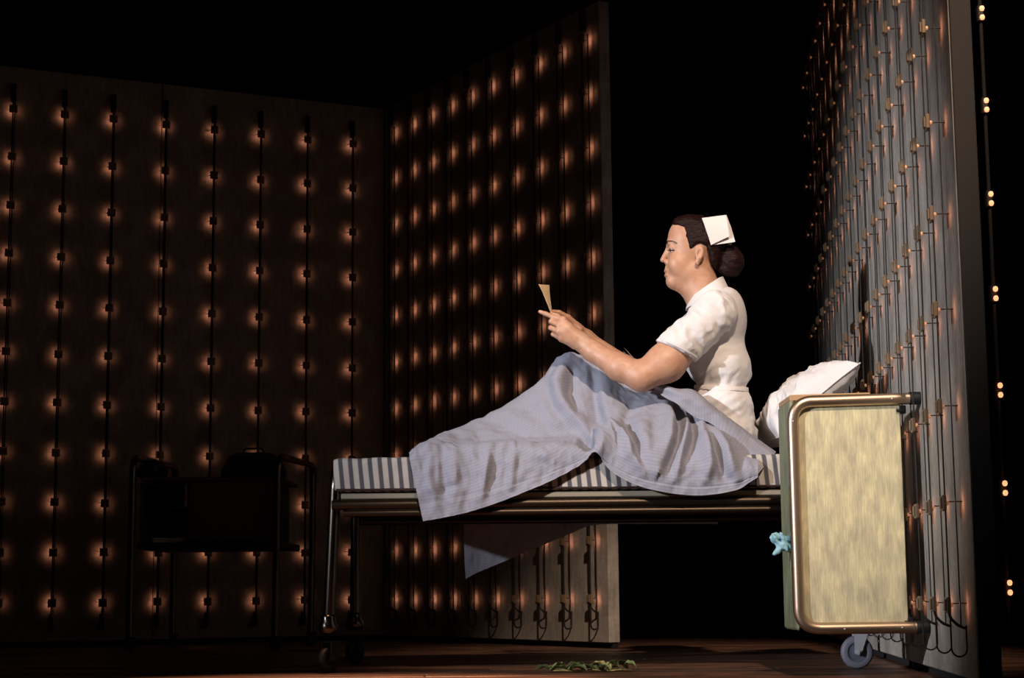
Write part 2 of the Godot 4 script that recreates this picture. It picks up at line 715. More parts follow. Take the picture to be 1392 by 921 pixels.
func light_string(at: Vector3, n: Vector3, label: String, group: String, jitter: float, pitch: float, tail := true) -> void:
	var o := thing("light_string", label, "light string", at, group)
	o.basis = Basis(Vector3.UP.cross(n).normalized(), Vector3.UP, n)
	obj("cable", string_bits.outer, M.cable, o)
	obj("cable", string_bits.inner, M.cable, o)
	obj("plug", string_bits.plug_top, M.cable, o).position.y = 0.222 + pitch * 10.0 + 0.088
	if tail:
		obj("cable_tail", string_bits.tail, M.cable, o)
	else:
		obj("plug", string_bits.plug_low, M.cable, o)
	for r in 11:
		var lamp := obj("lamp", string_bits.block, M.block, o)
		lamp.position = Vector3(0, 0.222 + pitch * r + jitter * sin(r * 2.7 + at.x * 9.0), 0)
		obj("spacer", string_bits.peg, M.cable, lamp)
		obj("bulb", string_bits.bulb, M.bulb, lamp)
		var l := SpotLight3D.new()          # the lamp shines back at the wall
		l.name = "bulb_light"
		l.light_color = Color(1.0, 0.66, 0.52)
		l.light_energy = 0.0021
		l.light_size = 0.005
		l.spot_angle = 74.0
		l.spot_angle_attenuation = 1.0
		l.spot_range = 20.0
		l.spot_attenuation = 2.0
		l.shadow_enabled = true
		lamp.add_child(l, true)
		l.position = Vector3(0.0, 0, 0.0375)

func on_wall(px: float, py: float, a: Vector3, b: Vector3, off: float) -> Vector3:
	# where a pixel's ray meets the upright plane through a and b moved off towards the stage; returned on that wall's foot
	var t := (b - a).normalized()
	var n := wall_normal(a, b)
	var d := CB * Vector3((px - 696.0) / F, -(py - 460.5) / F, -1.0)
	var p := EYE + d * ((a + n * off - EYE).dot(n) / d.dot(n))
	p -= n * off
	p.y = 0.0
	return p

func wall_normal(a: Vector3, b: Vector3) -> Vector3:
	var n := (b - a).normalized().cross(Vector3.UP).normalized()
	return n if n.dot(Vector3(-0.4, 0, -6) - a) > 0.0 else -n

const NTH := ["first", "second", "third", "fourth", "fifth", "sixth", "seventh", "eighth", "ninth", "tenth", "eleventh", "twelfth", "thirteenth", "fourteenth", "fifteenth", "sixteenth", "seventeenth"]

func build_strings() -> void:
	make_string_meshes(1.0)
	var nl := wall_normal(wall_left_a, wall_left_b)
	var nth := 0
	for px in [479.0, 416.5, 352.0, 287.5, 220.5, 147.5, 80.0, 8.5]:
		light_string(on_wall(px, 460, wall_left_a, wall_left_b, 0.05), nl, "dark cable of glowing lamps, %s from the wall corner, on the wall behind the trolley" % NTH[nth], "lamp cables on the wall behind the trolley", 0.002, 0.2585, false)
		nth += 1
	var nm := wall_normal(wall_left_b, wall_mid_b)
	nth = 0
	for px in [528.5, 554.0, 580.0, 607.0, 635.0, 664.0, 696.0, 729.5, 763.0, 798.5]:
		light_string(on_wall(px, 600, wall_left_b, wall_mid_b, 0.05), nm, "dark looped cable of lamps, %s from the wall corner, on the wall behind the bed" % NTH[nth], "lamp cables on the wall behind the bed", 0.0, 0.2650)
		nth += 1
	make_string_meshes(0.55)
	var nr := wall_normal(wall_right_a, wall_right_b)
	var dr := (wall_right_a - wall_right_b).normalized()
	var first := on_wall(1282, 661, wall_right_a, wall_right_b, 0.05)
	for k in 17:
		light_string(first + dr * (0.262 * k), nr, "paired lamp cable, %s from the free end of the wall beside the cabinet" % NTH[k], "lamp cables on the wall beside the cabinet", 0.004, 0.2605)
	# the string that hangs free before the black masking, its twin bulbs turned to the house
	var base := P(1350.5, 406, 4.62)
	var o := thing("hanging_light_string", "free-hanging black cable with bright twin bulbs against the dark masking", "light string", Vector3(base.x, 0, base.z))
	var c := Acc.new()
	c.tube([Vector3(0, 3.0, 0), Vector3(0.002, 1.6, 0), Vector3(0, 0.12, 0)], 0.005, 8)
	obj("cable", c.mesh(), M.black, o)
	var blk := Acc.new()
	blk.box(Vector3(0, 0, 0), Vector3(0.018, 0.046, 0.022), 0.003)
	var bm := blk.mesh(true)
	var bb := Acc.new()
	bb.lathe([Vector2(0.0005, -0.0075), Vector2(0.005, -0.006), Vector2(0.0072, 0), Vector2(0.005, 0.006), Vector2(0.0005, 0.0075)], Vector3.ZERO, Basis.IDENTITY, 12)
	var bbm := bb.mesh()
	for r in 11:
		var lamp := obj("lamp", bm, M.cable, o)
		lamp.position = Vector3(0, 0.262 + 0.2565 * r, 0)
		for s in [-1.0, 1.0]:
			var b := obj("bulb", bbm, M.bright_bulb, lamp)
			b.position = Vector3(0.003, s * 0.0125, 0.013)
			var l := OmniLight3D.new()
			l.name = "bulb_light"
			l.light_color = Color(1.0, 0.66, 0.46)
			l.light_energy = 0.0008
			l.light_size = 0.007
			l.omni_range = 20.0
			l.omni_attenuation = 2.0
			l.shadow_enabled = true
			b.add_child(l, true)

# ---------------------------------------------------------------- bed
func caster(parent: Node3D, at: Vector3, r: float, w: float, rubber: Material, hub: Material, metal: Material, turn: float, trail: float) -> void:
	# at: point on the floor under the axle
	var b := Basis(Vector3.UP, turn)
	var node := Acc.new()
	var ax := Basis(b * Vector3(1, 0, 0), b * Vector3(0, 0, 1), b * Vector3(0, -1, 0))
	var c := at + Vector3.UP * r
	node.lathe([Vector2(r * 0.60, -w * 0.42), Vector2(r * 0.64, -w * 0.46), Vector2(r * 0.86, -w * 0.46), Vector2(r * 0.97, -w * 0.30), Vector2(r, 0), Vector2(r * 0.97, w * 0.30), Vector2(r * 0.86, w * 0.46), Vector2(r * 0.64, w * 0.46), Vector2(r * 0.60, w * 0.42)], c, ax, 36)
	var tyre := obj("caster_wheel", node.mesh(), rubber, parent)
	node = Acc.new()
	node.lathe([Vector2(0.001, -w * 0.36), Vector2(r * 0.30, -w * 0.36), Vector2(r * 0.33, -w * 0.30), Vector2(r * 0.56, -w * 0.32), Vector2(r * 0.61, -w * 0.40), Vector2(r * 0.61, w * 0.40), Vector2(r * 0.56, w * 0.32), Vector2(r * 0.33, w * 0.30), Vector2(r * 0.30, w * 0.36), Vector2(0.001, w * 0.36)], c, ax, 30)
	obj("hub", node.mesh(), hub, tyre)
	node = Acc.new()
	var back := b * Vector3(trail, 0, 0)
	for s in [-1.0, 1.0]:
		var z: Vector3 = b * Vector3(0, 0, s * (w * 0.5 + 0.005))
		var top := c + back + Vector3.UP * (r + 0.012) + z
		var e := b * Vector3(0.011, 0, 0)
		var e2 := b * Vector3(0.017, 0, 0)
		var pts := [c + z - e - Vector3.UP * 0.004, c + z + e - Vector3.UP * 0.004, top + e2 + back * 0.6, top - e2 - back * 0.4]
		var off: Vector3 = z.normalized() * 0.0022
		var f0 := []
		var f1 := []
		for q in pts:
			f0.append(q - off)
			f1.append(q + off)
		node.poly([f1[0], f1[3], f1[2], f1[1]] if s > 0 else [f1[0], f1[1], f1[2], f1[3]])
		node.poly([f0[0], f0[1], f0[2], f0[3]] if s > 0 else [f0[0], f0[3], f0[2], f0[1]])
		for k in 4:
			node.poly([f0[k], f1[k], f1[(k + 1) % 4], f0[(k + 1) % 4]])
	node.box(c + back * 1.1 + Vector3.UP * (r + 0.014), Vector3(0.05, 0.006, w + 0.02), 0.002, b)
	obj("fork", node.mesh(true), metal, tyre)
	node = Acc.new()
	node.tube([c - ax.y * (w * 0.5 + 0.011), c + ax.y * (w * 0.5 + 0.011)], 0.0085, 12)
	node.tube([c - ax.y * (w * 0.5 + 0.016), c + ax.y * (w * 0.5 + 0.016)], 0.0045, 8)
	obj("axle", node.mesh(), metal, tyre)

func build_bed() -> void:
	var o := thing("hospital_bed", "steel-tube hospital bed frame on casters under the striped mattress", "bed", Vector3(0.25, 0, -6.33))
	var base := o.position
	var L := func(p: Vector3) -> Vector3: return p - base
	var foot_n := P(446.5, 846, NEAR + 0.03)
	var top_n := P(455.5, 656, NEAR + 0.03)
	var foot_f := P(482.5, 842, FAR - 0.03)
	var acc := Acc.new()
	var arch_n := Vector3(top_n.x + 0.004, bed_top - 0.035, top_n.z)
	var top_f := Vector3(P(484.5, 700, FAR - 0.03).x, arch_n.y, -(FAR - 0.03))
	acc.tube(fillet([L.call(foot_n), L.call(arch_n), L.call(top_f), L.call(foot_f)], 0.07, 8), 0.0195, 18)
	obj("foot_frame", acc.mesh(), M.steel, o)
	var head_x := P(1157, 700, NEAR).x
	# rails: an upper and a lower tube down each side
	var ry := P(450, 686, NEAR).y
	var ry2 := P(450, 697.5, NEAR).y
	for d in [NEAR + 0.01, FAR - 0.01]:
		acc = Acc.new()
		acc.tube([L.call(Vector3(foot_n.x + 0.012, ry, -d)), L.call(Vector3(head_x + 0.1, ry, -d))], 0.0165, 16)
		obj("side_rail", acc.mesh(), M.rail, o)
		acc = Acc.new()
		acc.tube([L.call(Vector3(foot_n.x + 0.05, ry2, -d)), L.call(Vector3(head_x + 0.1, ry2, -d))], 0.0125, 14)
		obj("side_rail", acc.mesh(), M.rail, o)
		acc = Acc.new()
		acc.box(L.call(Vector3((foot_n.x + head_x) / 2.0 + 0.07, (ry + ry2) / 2.0, -d)), Vector3(head_x - foot_n.x + 0.02, 0.03, 0.012), 0.002)
		obj("rail_web", acc.mesh(true), M.rail, o)
	acc = Acc.new()
	for x in [-0.45, -0.05, 0.35, 0.75, 1.1]:
		acc.box(L.call(Vector3(x, ry + 0.004, -(NEAR + FAR) / 2.0)), Vector3(0.04, 0.02, FAR - NEAR - 0.02), 0.002)
	obj("cross_bars", acc.mesh(true), M.rail, o)
	# base board under the mattress
	acc = Acc.new()
	var b0 := P(463, 674, NEAR)
	acc.box(L.call(Vector3((b0.x + 1.22) / 2.0, b0.y - 0.0005, -(NEAR + FAR) / 2.0 - 0.006)), Vector3(1.22 - b0.x, 0.019, FAR - NEAR - 0.01), 0.003)
	obj("base_board", acc.mesh(true), M.base_board, o)
	# head legs behind the cabinet
	for d in [5.915, FAR - 0.03]:
		acc = Acc.new()
		var hx: float = head_x * d / 5.95
		acc.tube([L.call(Vector3(hx, ry2, -d)), L.call(Vector3(hx, 0.135, -d))], 0.0195, 16)
		obj("leg", acc.mesh(), M.steel, o)
	caster(o, L.call(Vector3(head_x - 0.004, 0, -5.915)), 0.054, 0.032, M.grey_rubber, M.grey_hub, M.zinc, 0.0, 0.012)
	caster(o, L.call(Vector3(head_x * (FAR - 0.03) / 5.95, 0, -(FAR - 0.03))), 0.046, 0.03, M.rubber, M.rubber, M.steel, 0.3, 0.01)
	# foot casters: socket cup, fork, dark wheel
	for q in [foot_n, foot_f]:
		acc = Acc.new()
		acc.lathe([Vector2(0.001, 0.03), Vector2(0.0225, 0.03), Vector2(0.0255, 0.022), Vector2(0.0255, 0.006), Vector2(0.031, 0.0), Vector2(0.033, -0.02), Vector2(0.027, -0.032), Vector2(0.012, -0.036), Vector2(0.001, -0.036)], L.call(q - Vector3.UP * 0.003), Basis.IDENTITY, 20)
		obj("caster_socket", acc.mesh(), M.steel, o)
		caster(o, L.call(Vector3(q.x, 0, q.z)), 0.044, 0.03, M.rubber, M.rubber, M.rubber, 0.9, 0.014)

	# mattress
	var mt := thing("mattress", "thin mattress in grey and cream striped ticking", "mattress", Vector3(0.25, P(455, 668, NEAR).y, -6.33))
	base = mt.position
	var x0 := P(453, 640, NEAR).x
	var x1 := 1.235
	var y0 := base.y
	var y1 := bed_top
	var rows := []
	var uvs := []
	var nn := noise_of(31, 1.0, 2)
	var prof := []     # cross-section (depth, height), closed
	var r := 0.02
	for cn in [[NEAR + r, y1 - r, PI / 2, PI], [NEAR + r * 0.5, y0 + r * 0.5, PI, PI * 1.5], [FAR - r * 0.5, y0 + r * 0.5, PI * 1.5, TAU], [FAR - r, y1 - r, 0.0, PI / 2]]:
		var rr: float = r if cn[1] > (y0 + y1) / 2.0 else r * 0.5
		var arc := []
		for k in 5:
			var a: float = lerpf(cn[2], cn[3], k / 4.0)
			arc.append(Vector2(cn[0] + cos(a) * rr, cn[1] + sin(a) * rr))
		if prof.size():          # points down the straight run
			var from: Vector2 = prof[-1]
			for k in 3:
				prof.append(from.lerp(arc[0], (k + 1) / 4.0))
		prof.append_array(arc)
	var steps := 160
	for k in steps + 1:
		var x := lerpf(x0, x1, float(k) / steps)
		var pinch := 1.0 - 0.10 * maxf(0.0, 1.0 - minf(x - x0, x1 - x) / 0.02)
		var ring := PackedVector3Array()
		var ru := PackedVector2Array()
		for q: Vector2 in prof:
			var dy := nn.get_noise_2d(x * 7.0, q.x * 9.0) * 0.004 if q.y > y0 + 0.02 else 0.0
			var cy := (y0 + y1) / 2.0
			var cd := (NEAR + FAR) / 2.0
			var yy := cy + (q.y - cy) * pinch + dy
			var dd := cd + (q.x - cd) * (1.0 - (1.0 - pinch) * 0.2) + nn.get_noise_2d(x * 9.0 + 30.0, q.y * 14.0) * 0.003
			ring.append(Vector3(x, yy, -dd) - base)
			ru.append(Vector2((x + (q.y - y0) * 0.10) / 0.0665, q.y * 4.0))
		rows.append(ring)
		uvs.append(ru)
	acc = Acc.new()
	acc.grid(rows, uvs, true)
	acc.fan(rows[0], Vector3(x0, (y0 + y1) / 2, -6.33) - base, false)
	acc.fan(rows[-1], Vector3(x1, (y0 + y1) / 2, -6.33) - base, true)
	obj("ticking_cover", acc.mesh(), M.ticking, mt)
	acc = Acc.new()
	var path := []
	for q in [Vector3(x0 + 0.01, y0 + 0.006, -NEAR - 0.002), Vector3(x1, y0 + 0.006, -NEAR - 0.002)]:
		path.append(q - base)
	acc.tube(path, 0.0042, 8)
	obj("piping", acc.mesh(), M.piping, mt)

	# pillow
	var pw := thing("pillow", "plump white pillow propped behind the nurse", "pillow", P(1095, 580, 6.36))
	base = pw.position
	var ax_a := Vector3(0.75, 0.66, 0).normalized()
	var ax_n := Vector3(-0.66, 0.75, 0).normalized()
	var ax_b := Vector3(0, 0, 1)
	var cen := P(1092, 552, 6.36)
	acc = Acc.new()
	var crease := noise_of(44, 1.0, 3)
	for side in [1.0, -1.0]:
		var rr := []
		for i in 61:
			var row := PackedVector3Array()
			var u := lerpf(-1, 1, i / 60.0)
			for j in 61:
				var w := lerpf(-1, 1, j / 60.0)
				var th := pow(maxf(0.0, (1.0 - pow(absf(u), 3.6)) * (1.0 - pow(absf(w), 3.2))), 0.5)
				var wr := crease.get_noise_2d(u * 1.1 + 7.0 * side, w * 1.1) * 0.016 * th + absf(crease.get_noise_2d(u * 1.6 + w * 1.2, w * 0.6 + 20.0)) * -0.022 * th
				var sag := -0.012 * u * u
				var inset := 1.0 - 0.09 * (1.0 - w * w)
				var inset2 := 1.0 - 0.06 * (1.0 - u * u)
				row.append(cen - base + ax_a * (u * 0.192 * inset) + ax_b * (w * 0.30 * inset2) + ax_n * (side * th * (0.105 if side > 0 else 0.06) + wr + sag))
			rr.append(row)
		acc.grid(rr, [], false, side < 0)
	obj("pillowcase", acc.mesh(), M.linen, pw)
	acc = Acc.new()
	var seam := []
	for q in [Vector2(-1, -1), Vector2(1, -1), Vector2(1, 1), Vector2(-1, 1), Vector2(-1, -1)]:
		if seam.size():
			var from: Vector2 = seam[-1]
			for k in 10:
				seam.append(from.lerp(q, (k + 1) / 10.0))
		else:
			seam.append(q)
	var sp := []
	for q: Vector2 in seam:
		sp.append(cen - base + ax_a * (q.x * 0.192 * (1.0 - 0.09 * (1.0 - q.y * q.y))) + ax_b * (q.y * 0.30 * (1.0 - 0.06 * (1.0 - q.x * q.x))) - ax_n * 0.012 * q.x * q.x)
	acc.tube(sp, 0.003, 6)
	obj("seam", acc.mesh(), M.linen, pw)

# ---------------------------------------------------------------- the nurse
func build_person() -> void:
	const C := 6.30
	var who := thing("person", "person in white nurse uniform and cap reading a letter on the bed", "person", Vector3(P(985, 630, C).x, bed_top, -C))
	var base := who.position
	# ---- skin
	var head := [
		ell(P(949, 328, C), Vector3(0.096, 0.092, 0.075), 0.02),
		ell(P(928, 322, C), Vector3(0.050, 0.060, 0.060), 0.03),
		ell(P(932, 350, C), Vector3(0.064, 0.090, 0.060), 0.03),
		ell(P(932, 374, C), Vector3(0.064, 0.040, 0.054), 0.03, -0.15),
		cap(P(912.8, 382.5, C - 0.006), P(912.8, 382.5, C + 0.006), 0.0185, 0.0185, 0.02),
		cap(P(922, 384, C), P(946, 396, C), 0.028, 0.042, 0.03),
		cap(P(911.5, 330, C - 0.028), P(911.5, 330, C + 0.028), 0.010, 0.010, 0.014),
		ell(P(921, 358, C - 0.036), Vector3(0.032, 0.036, 0.026), 0.02),
		ell(P(921, 358, C + 0.036), Vector3(0.032, 0.036, 0.026), 0.02),
		ell(P(913.2, 366.5, C), Vector3(0.0255, 0.030, 0.030), 0.010),
		ell(P(910.3, 338.5, C - 0.030), Vector3(0.010, 0.010, 0.015), 0.010, 0.0, true),
		ell(P(910.3, 338.5, C + 0.030), Vector3(0.010, 0.010, 0.015), 0.010, 0.0, true),
		cap(P(909.6, 335, C), P(900.8, 353.2, C), 0.0075, 0.0092, 0.012),
		cap(P(906.5, 356.3, C - 0.0115), P(906.5, 356.3, C + 0.0115), 0.0078, 0.0078, 0.007),
		ell(P(906.4, 368.4, C), Vector3(0.0105, 0.0050, 0.020), 0.006),
		ell(P(906.8, 374.4, C), Vector3(0.0105, 0.0060, 0.018), 0.006),
		cap(P(902.9, 371.3, C - 0.013), P(902.9, 371.3, C + 0.013), 0.0022, 0.0022, 0.004, true),
		cap(P(905.5, 361.5, C - 0.008), P(905.5, 361.5, C - 0.008), 0.0022, 0.0022, 0.003, true),
		# upper eyelids, lowered
		ell(P(914.2, 336.9, C - 0.031), Vector3(0.0135, 0.0105, 0.0150), 0.004),
		ell(P(914.2, 336.9, C + 0.031), Vector3(0.0135, 0.0105, 0.0150), 0.004),
	]
	for s in [-1.0, 1.0]:     # ears
		head.append(ell(P(951.3, 344.0, C + s * 0.076), Vector3(0.0155, 0.027, 0.010), 0.008, -0.22))
		head.append(ell(P(948.0, 356.0, C + s * 0.074), Vector3(0.009, 0.011, 0.008), 0.008))
		head.append(ell(P(950.6, 343.6, C + s * 0.088), Vector3(0.0085, 0.0175, 0.0105), 0.004, -0.2, true))
	var neck := [
		cap(P(950, 372, C), P(962, 414, C), 0.056, 0.064, 0.03),
		cap(P(945, 388, C), P(956, 415, C), 0.036, 0.050, 0.03),
	]
	var sh_n := P(966, 432, 6.14)
	var el_n := P(873, 512, 6.085)
	var wr_n := P(788.5, 463.5, 6.165)
	var arm_n := [
		cap(sh_n, P(905, 493, 6.10), 0.056, 0.066, 0.03),
		cap(P(905, 493, 6.10), el_n, 0.064, 0.049, 0.03),
		cap(P(871, 511, 6.09), P(842, 499, 6.11), 0.048, 0.0445, 0.025),
		cap(P(842, 499, 6.11), P(806, 477, 6.15), 0.0445, 0.0355, 0.025),
		cap(P(806, 477, 6.15), wr_n, 0.0355, 0.031, 0.02),
	]
	var wr_f := P(797, 459, 6.42)
	var arm_f := [
		cap(P(968, 432, 6.46), P(880, 512, 6.50), 0.054, 0.048, 0.03),
		cap(P(880, 512, 6.50), P(848, 499, 6.47), 0.046, 0.044, 0.03),
		cap(P(848, 499, 6.47), wr_f, 0.044, 0.027, 0.02),
	]
	# near hand: back of the hand to the house, index stretched along the letter, the other fingers closed
	var hand_n := [
		cap(wr_n, P(772, 449, 6.158), 0.030, 0.025, 0.02),
		cap(P(779, 455, 6.16), P(765.5, 434.5, 6.155), 0.021, 0.0125, 0.016),
		cap(P(779, 457, 6.16), P(760.5, 442, 6.150), 0.021, 0.0125, 0.016),
		cap(P(779, 460, 6.16), P(759.5, 451, 6.152), 0.020, 0.0120, 0.016),
		cap(P(781, 464, 6.165), P(763.0, 460.5, 6.160), 0.020, 0.0115, 0.016),
		# index
		cap(P(765.5, 434, 6.155), P(751.5, 430.5, 6.175), 0.0105, 0.0092, 0.006),
		cap(P(751.5, 430.5, 6.175), P(741.5, 426.3, 6.195), 0.0090, 0.0080, 0.005),
		cap(P(741.5, 426.3, 6.195), P(734.0, 423.4, 6.205), 0.0078, 0.0066, 0.005),
		# middle, ring, little: bent at the knuckles, tips folded into the palm
		cap(P(760.5, 441.5, 6.150), P(749.3, 436.8, 6.172), 0.0102, 0.0092, 0.003),
		cap(P(749.3, 436.8, 6.172), P(751.5, 439.5, 6.205), 0.0092, 0.0082, 0.003),
		cap(P(751.5, 439.5, 6.205), P(763.0, 444.0, 6.208), 0.0080, 0.0072, 0.003),
		cap(P(759.5, 450.5, 6.152), P(748.6, 445.3, 6.175), 0.0100, 0.0088, 0.003),
		cap(P(748.6, 445.3, 6.175), P(751.5, 447.5, 6.205), 0.0088, 0.0080, 0.003),
		cap(P(751.5, 447.5, 6.205), P(763.0, 451.0, 6.206), 0.0078, 0.0070, 0.003),
		cap(P(763.0, 460.0, 6.160), P(751.8, 454.0, 6.178), 0.0092, 0.0080, 0.003),
		cap(P(751.8, 454.0, 6.178), P(754.0, 455.5, 6.203), 0.0080, 0.0072, 0.003),
		cap(P(754.0, 455.5, 6.203), P(764.0, 457.0, 6.205), 0.0070, 0.0062, 0.003),
		# thumb, from the side of the palm up to the letter
		cap(P(780, 453, 6.185), P(768.5, 438.0, 6.205), 0.0165, 0.0125, 0.010),
		cap(P(768.5, 438.0, 6.205), P(757.5, 429.5, 6.217), 0.0112, 0.0098, 0.005),
		cap(P(757.5, 429.5, 6.217), P(749.5, 426.5, 6.217), 0.0095, 0.0080, 0.005),
	]
	var hand_f := [
		cap(wr_f, P(779, 444, 6.39), 0.027, 0.023, 0.02),
		cap(P(785, 448, 6.39), P(770, 432.5, 6.395), 0.019, 0.0120, 0.016),
		cap(P(785, 450, 6.39), P(766, 439.5, 6.400), 0.019, 0.0120, 0.016),
		cap(P(785, 453, 6.39), P(765, 447.5, 6.400), 0.019, 0.0115, 0.016),
		cap(P(787, 457, 6.39), P(768, 455.5, 6.395), 0.018, 0.0110, 0.016),
		cap(P(770, 432.0, 6.395), P(757.5, 427.0, 6.385), 0.0102, 0.0090, 0.005),
		cap(P(757.5, 427.0, 6.385), P(751.0, 425.5, 6.360), 0.0088, 0.0080, 0.005),
		cap(P(751.0, 425.5, 6.360), P(750.5, 426.5, 6.340), 0.0078, 0.0070, 0.005),
		cap(P(766, 439.0, 6.400), P(754.5, 435.0, 6.385), 0.0100, 0.0088, 0.003),
		cap(P(754.5, 435.0, 6.385), P(756.0, 437.0, 6.350), 0.0086, 0.0072, 0.003),
		cap(P(765, 447.0, 6.400), P(754.0, 443.5, 6.385), 0.0098, 0.0086, 0.003),
		cap(P(754.0, 443.5, 6.385), P(756.0, 445.0, 6.350), 0.0084, 0.0070, 0.003),
		cap(P(768, 455.0, 6.395), P(757.0, 451.5, 6.382), 0.0090, 0.0078, 0.003),
		cap(P(757.0, 451.5, 6.382), P(759.0, 452.5, 6.352), 0.0076, 0.0064, 0.003),
		cap(P(787, 447, 6.365), P(772.0, 431.5, 6.345), 0.0160, 0.0120, 0.010),
		cap(P(772.0, 431.5, 6.345), P(760.0, 424.8, 6.335), 0.0108, 0.0096, 0.005),
		cap(P(760.0, 424.8, 6.335), P(751.5, 423.2, 6.330), 0.0092, 0.0076, 0.005),
	]
	var trunk := [
		ell(P(970, 452, C), Vector3(0.070, 0.10, 0.115), 0.03),
		ell(P(978, 520, C), Vector3(0.070, 0.12, 0.105), 0.03),
		ell(P(982, 590, C), Vector3(0.085, 0.09, 0.130), 0.03),
		cap(P(972, 424, 6.16), P(972, 424, 6.44), 0.045, 0.045, 0.03),
	]
	var legs := []
	for d in [6.31, 6.40]:
		var kn := P(792, 530, d)
		legs.append(cap(P(975, 618, d), kn, 0.068, 0.042, 0.02))
		legs.append(cap(kn, P(650, 616, d), 0.040, 0.030, 0.02))
		legs.append(cap(P(650, 616, d), P(612, 625, d), 0.030, 0.018, 0.02))
	var skin := Acc.new()
	var whole := trunk + neck + arm_n + arm_f + legs + hand_n.slice(0, 1) + hand_f.slice(0, 1)
	nets(skin, whole, Vector3(P(590, 600, 6.3).x, bed_top + 0.005, -6.62), Vector3(P(1020, 600, 6.3).x, P(950, 412, C).y, -5.98), 0.0095)
	nets(skin, head + neck, Vector3(P(888, 330, C).x, P(930, 424, C).y, -6.41), Vector3(P(998, 330, C).x, P(930, 290, C).y, -6.19), 0.0032)
	nets(skin, hand_n + arm_n.slice(3), P(725, 480, 6.255) , P(797, 412, 6.10), 0.0030)
	nets(skin, hand_f + arm_f.slice(2), P(735, 470, 6.45), P(806, 412, 6.30), 0.0035)
	var tone := noise_of(77, 30.0, 3)
	var lips := [P(905.0, 368.3, C), P(905.4, 374.4, C)]
	for p in skin.v:
		var t := tone.get_noise_3dv(p)
		var c := Color(0.475 + t * 0.05, 0.258 + t * 0.045, 0.16 + t * 0.04)
		for q: Vector3 in lips:
			var e: Vector3 = (p - q) / Vector3(0.016, 0.0062, 0.020)
			c = c.lerp(Color(0.42, 0.13, 0.10), clampf(1.6 - e.length() * 1.25, 0.0, 1.0) * 0.6)
		skin.col.append(c)
	for k in skin.v.size():
		skin.v[k] -= base
	obj("body", skin.mesh(), M.skin, who)

	# ---- eyes and brows
	for s in [-1.0, 1.0]:
		var e := Acc.new()
		var ec := P(914.4, 338.9, C + s * 0.031)
		var prof := []
		for k in 13:
			var a := PI * k / 12.0
			prof.append(Vector2(maxf(0.0001, sin(a)) * 0.0122, -cos(a) * 0.0122))
		e.lathe(prof, ec - base, Basis.IDENTITY, 20)
		var eye := obj("eye", e.mesh(), M.eye_white, who)
		e = Acc.new()
		var look := Vector3(-0.86, -0.32, -s * 0.12 + (0.30 if s < 0 else -0.30)).normalized()
		var sx := look.cross(Vector3.UP).normalized()
		var bs := Basis(sx, look, sx.cross(look))
		e.lathe([Vector2(0.0001, 0.0127), Vector2(0.0035, 0.0124), Vector2(0.0058, 0.0112), Vector2(0.006, 0.0104)], ec - base, bs, 16)
		obj("iris", e.mesh(), M.iris, eye)
		e = Acc.new()
		var lash := []
		for q in [[908.2, 340.0, 0.024], [907.9, 340.3, 0.030], [909.5, 339.9, 0.038], [912.5, 339.4, 0.043], [916.6, 340.0, 0.0475]]:
			lash.append(P(q[0], q[1], C + s * q[2]) - base)
		e.tube(lash, 0.0018, 6, true, 0.0026)
		obj("eyelashes", e.mesh(), M.brow, who)
		e = Acc.new()
		var brow := []
		for q in [[907.0, 331.0, 0.016], [906.9, 328.6, 0.026], [909.2, 327.4, 0.038], [914.5, 327.6, 0.049], [920.3, 330.6, 0.0575]]:
			brow.append(P(q[0], q[1], C + s * q[2]) - base)
		var bp := []
		for k in 17:
			bp.append(crv(brow, k / 4.0))
		e.tube(bp, 0.0030, 7, true, 0.0012)
		obj("eyebrow", e.mesh(), M.brow, who)

	# ---- hair: close to the skull, a roll over the brow and a knot at the nape
	var hn := noise_of(12, 26.0, 3)
	var hairline := PackedVector2Array([Vector2(914.5, 311), Vector2(919.5, 309.5), Vector2(924, 316), Vector2(930, 324), Vector2(933, 332), Vector2(932.8, 340), Vector2(938.5, 343.5), Vector2(943, 340), Vector2(947.5, 335), Vector2(952, 332.5), Vector2(958.5, 336), Vector2(962.5, 345), Vector2(965, 356), Vector2(969, 366), Vector2(977, 376), Vector2(1020, 385), Vector2(1025, 280), Vector2(905, 280), Vector2(909, 303)])
	var on_hair := func(p: Vector3, d: float) -> float:
		var q := pixel_of(p)
		var e := 1e9
		for k in hairline.size():
			e = minf(e, q.distance_to(Geometry2D.get_closest_point_to_segment(q, hairline[k], hairline[(k + 1) % hairline.size()])))
		if Geometry2D.is_point_in_polygon(q, hairline):
			e = -e
		var cut := e * 0.0026 + 0.004
		var dd := d + hn.get_noise_3dv(p * Vector3(0.6, 1.6, 0.6)) * 0.0042
		var h := maxf(0.018 - absf(dd - cut), 0.0) / 0.018
		return maxf(dd, cut) + h * h * 0.0045
	var hair := Acc.new()
	nets(hair, [
		ell(P(950, 329.5, C), Vector3(0.104, 0.100, 0.084), 0.02),
		ell(P(931, 306, C), Vector3(0.050, 0.036, 0.064), 0.02),
		ell(P(965, 350, C), Vector3(0.045, 0.060, 0.070), 0.03),
		ell(P(993, 356.5, C), Vector3(0.050, 0.054, 0.062), 0.014),
		ell(P(989, 345, C), Vector3(0.040, 0.030, 0.050), 0.01, 0.3),
		ell(P(990, 369, C), Vector3(0.042, 0.022, 0.048), 0.006, -0.2),
	], Vector3(P(905, 330, C).x, P(930, 383, C).y, -6.41), Vector3(P(1018, 330, C).x, P(930, 286, C).y, -6.19), 0.0042, on_hair)
	for k in hair.v.size():
		hair.v[k] -= base
	obj("hair", hair.mesh(), M.hair, who)

	# ---- nurse's cap: a folded band across the crown with a turned-back flap
	var cp := Acc.new()
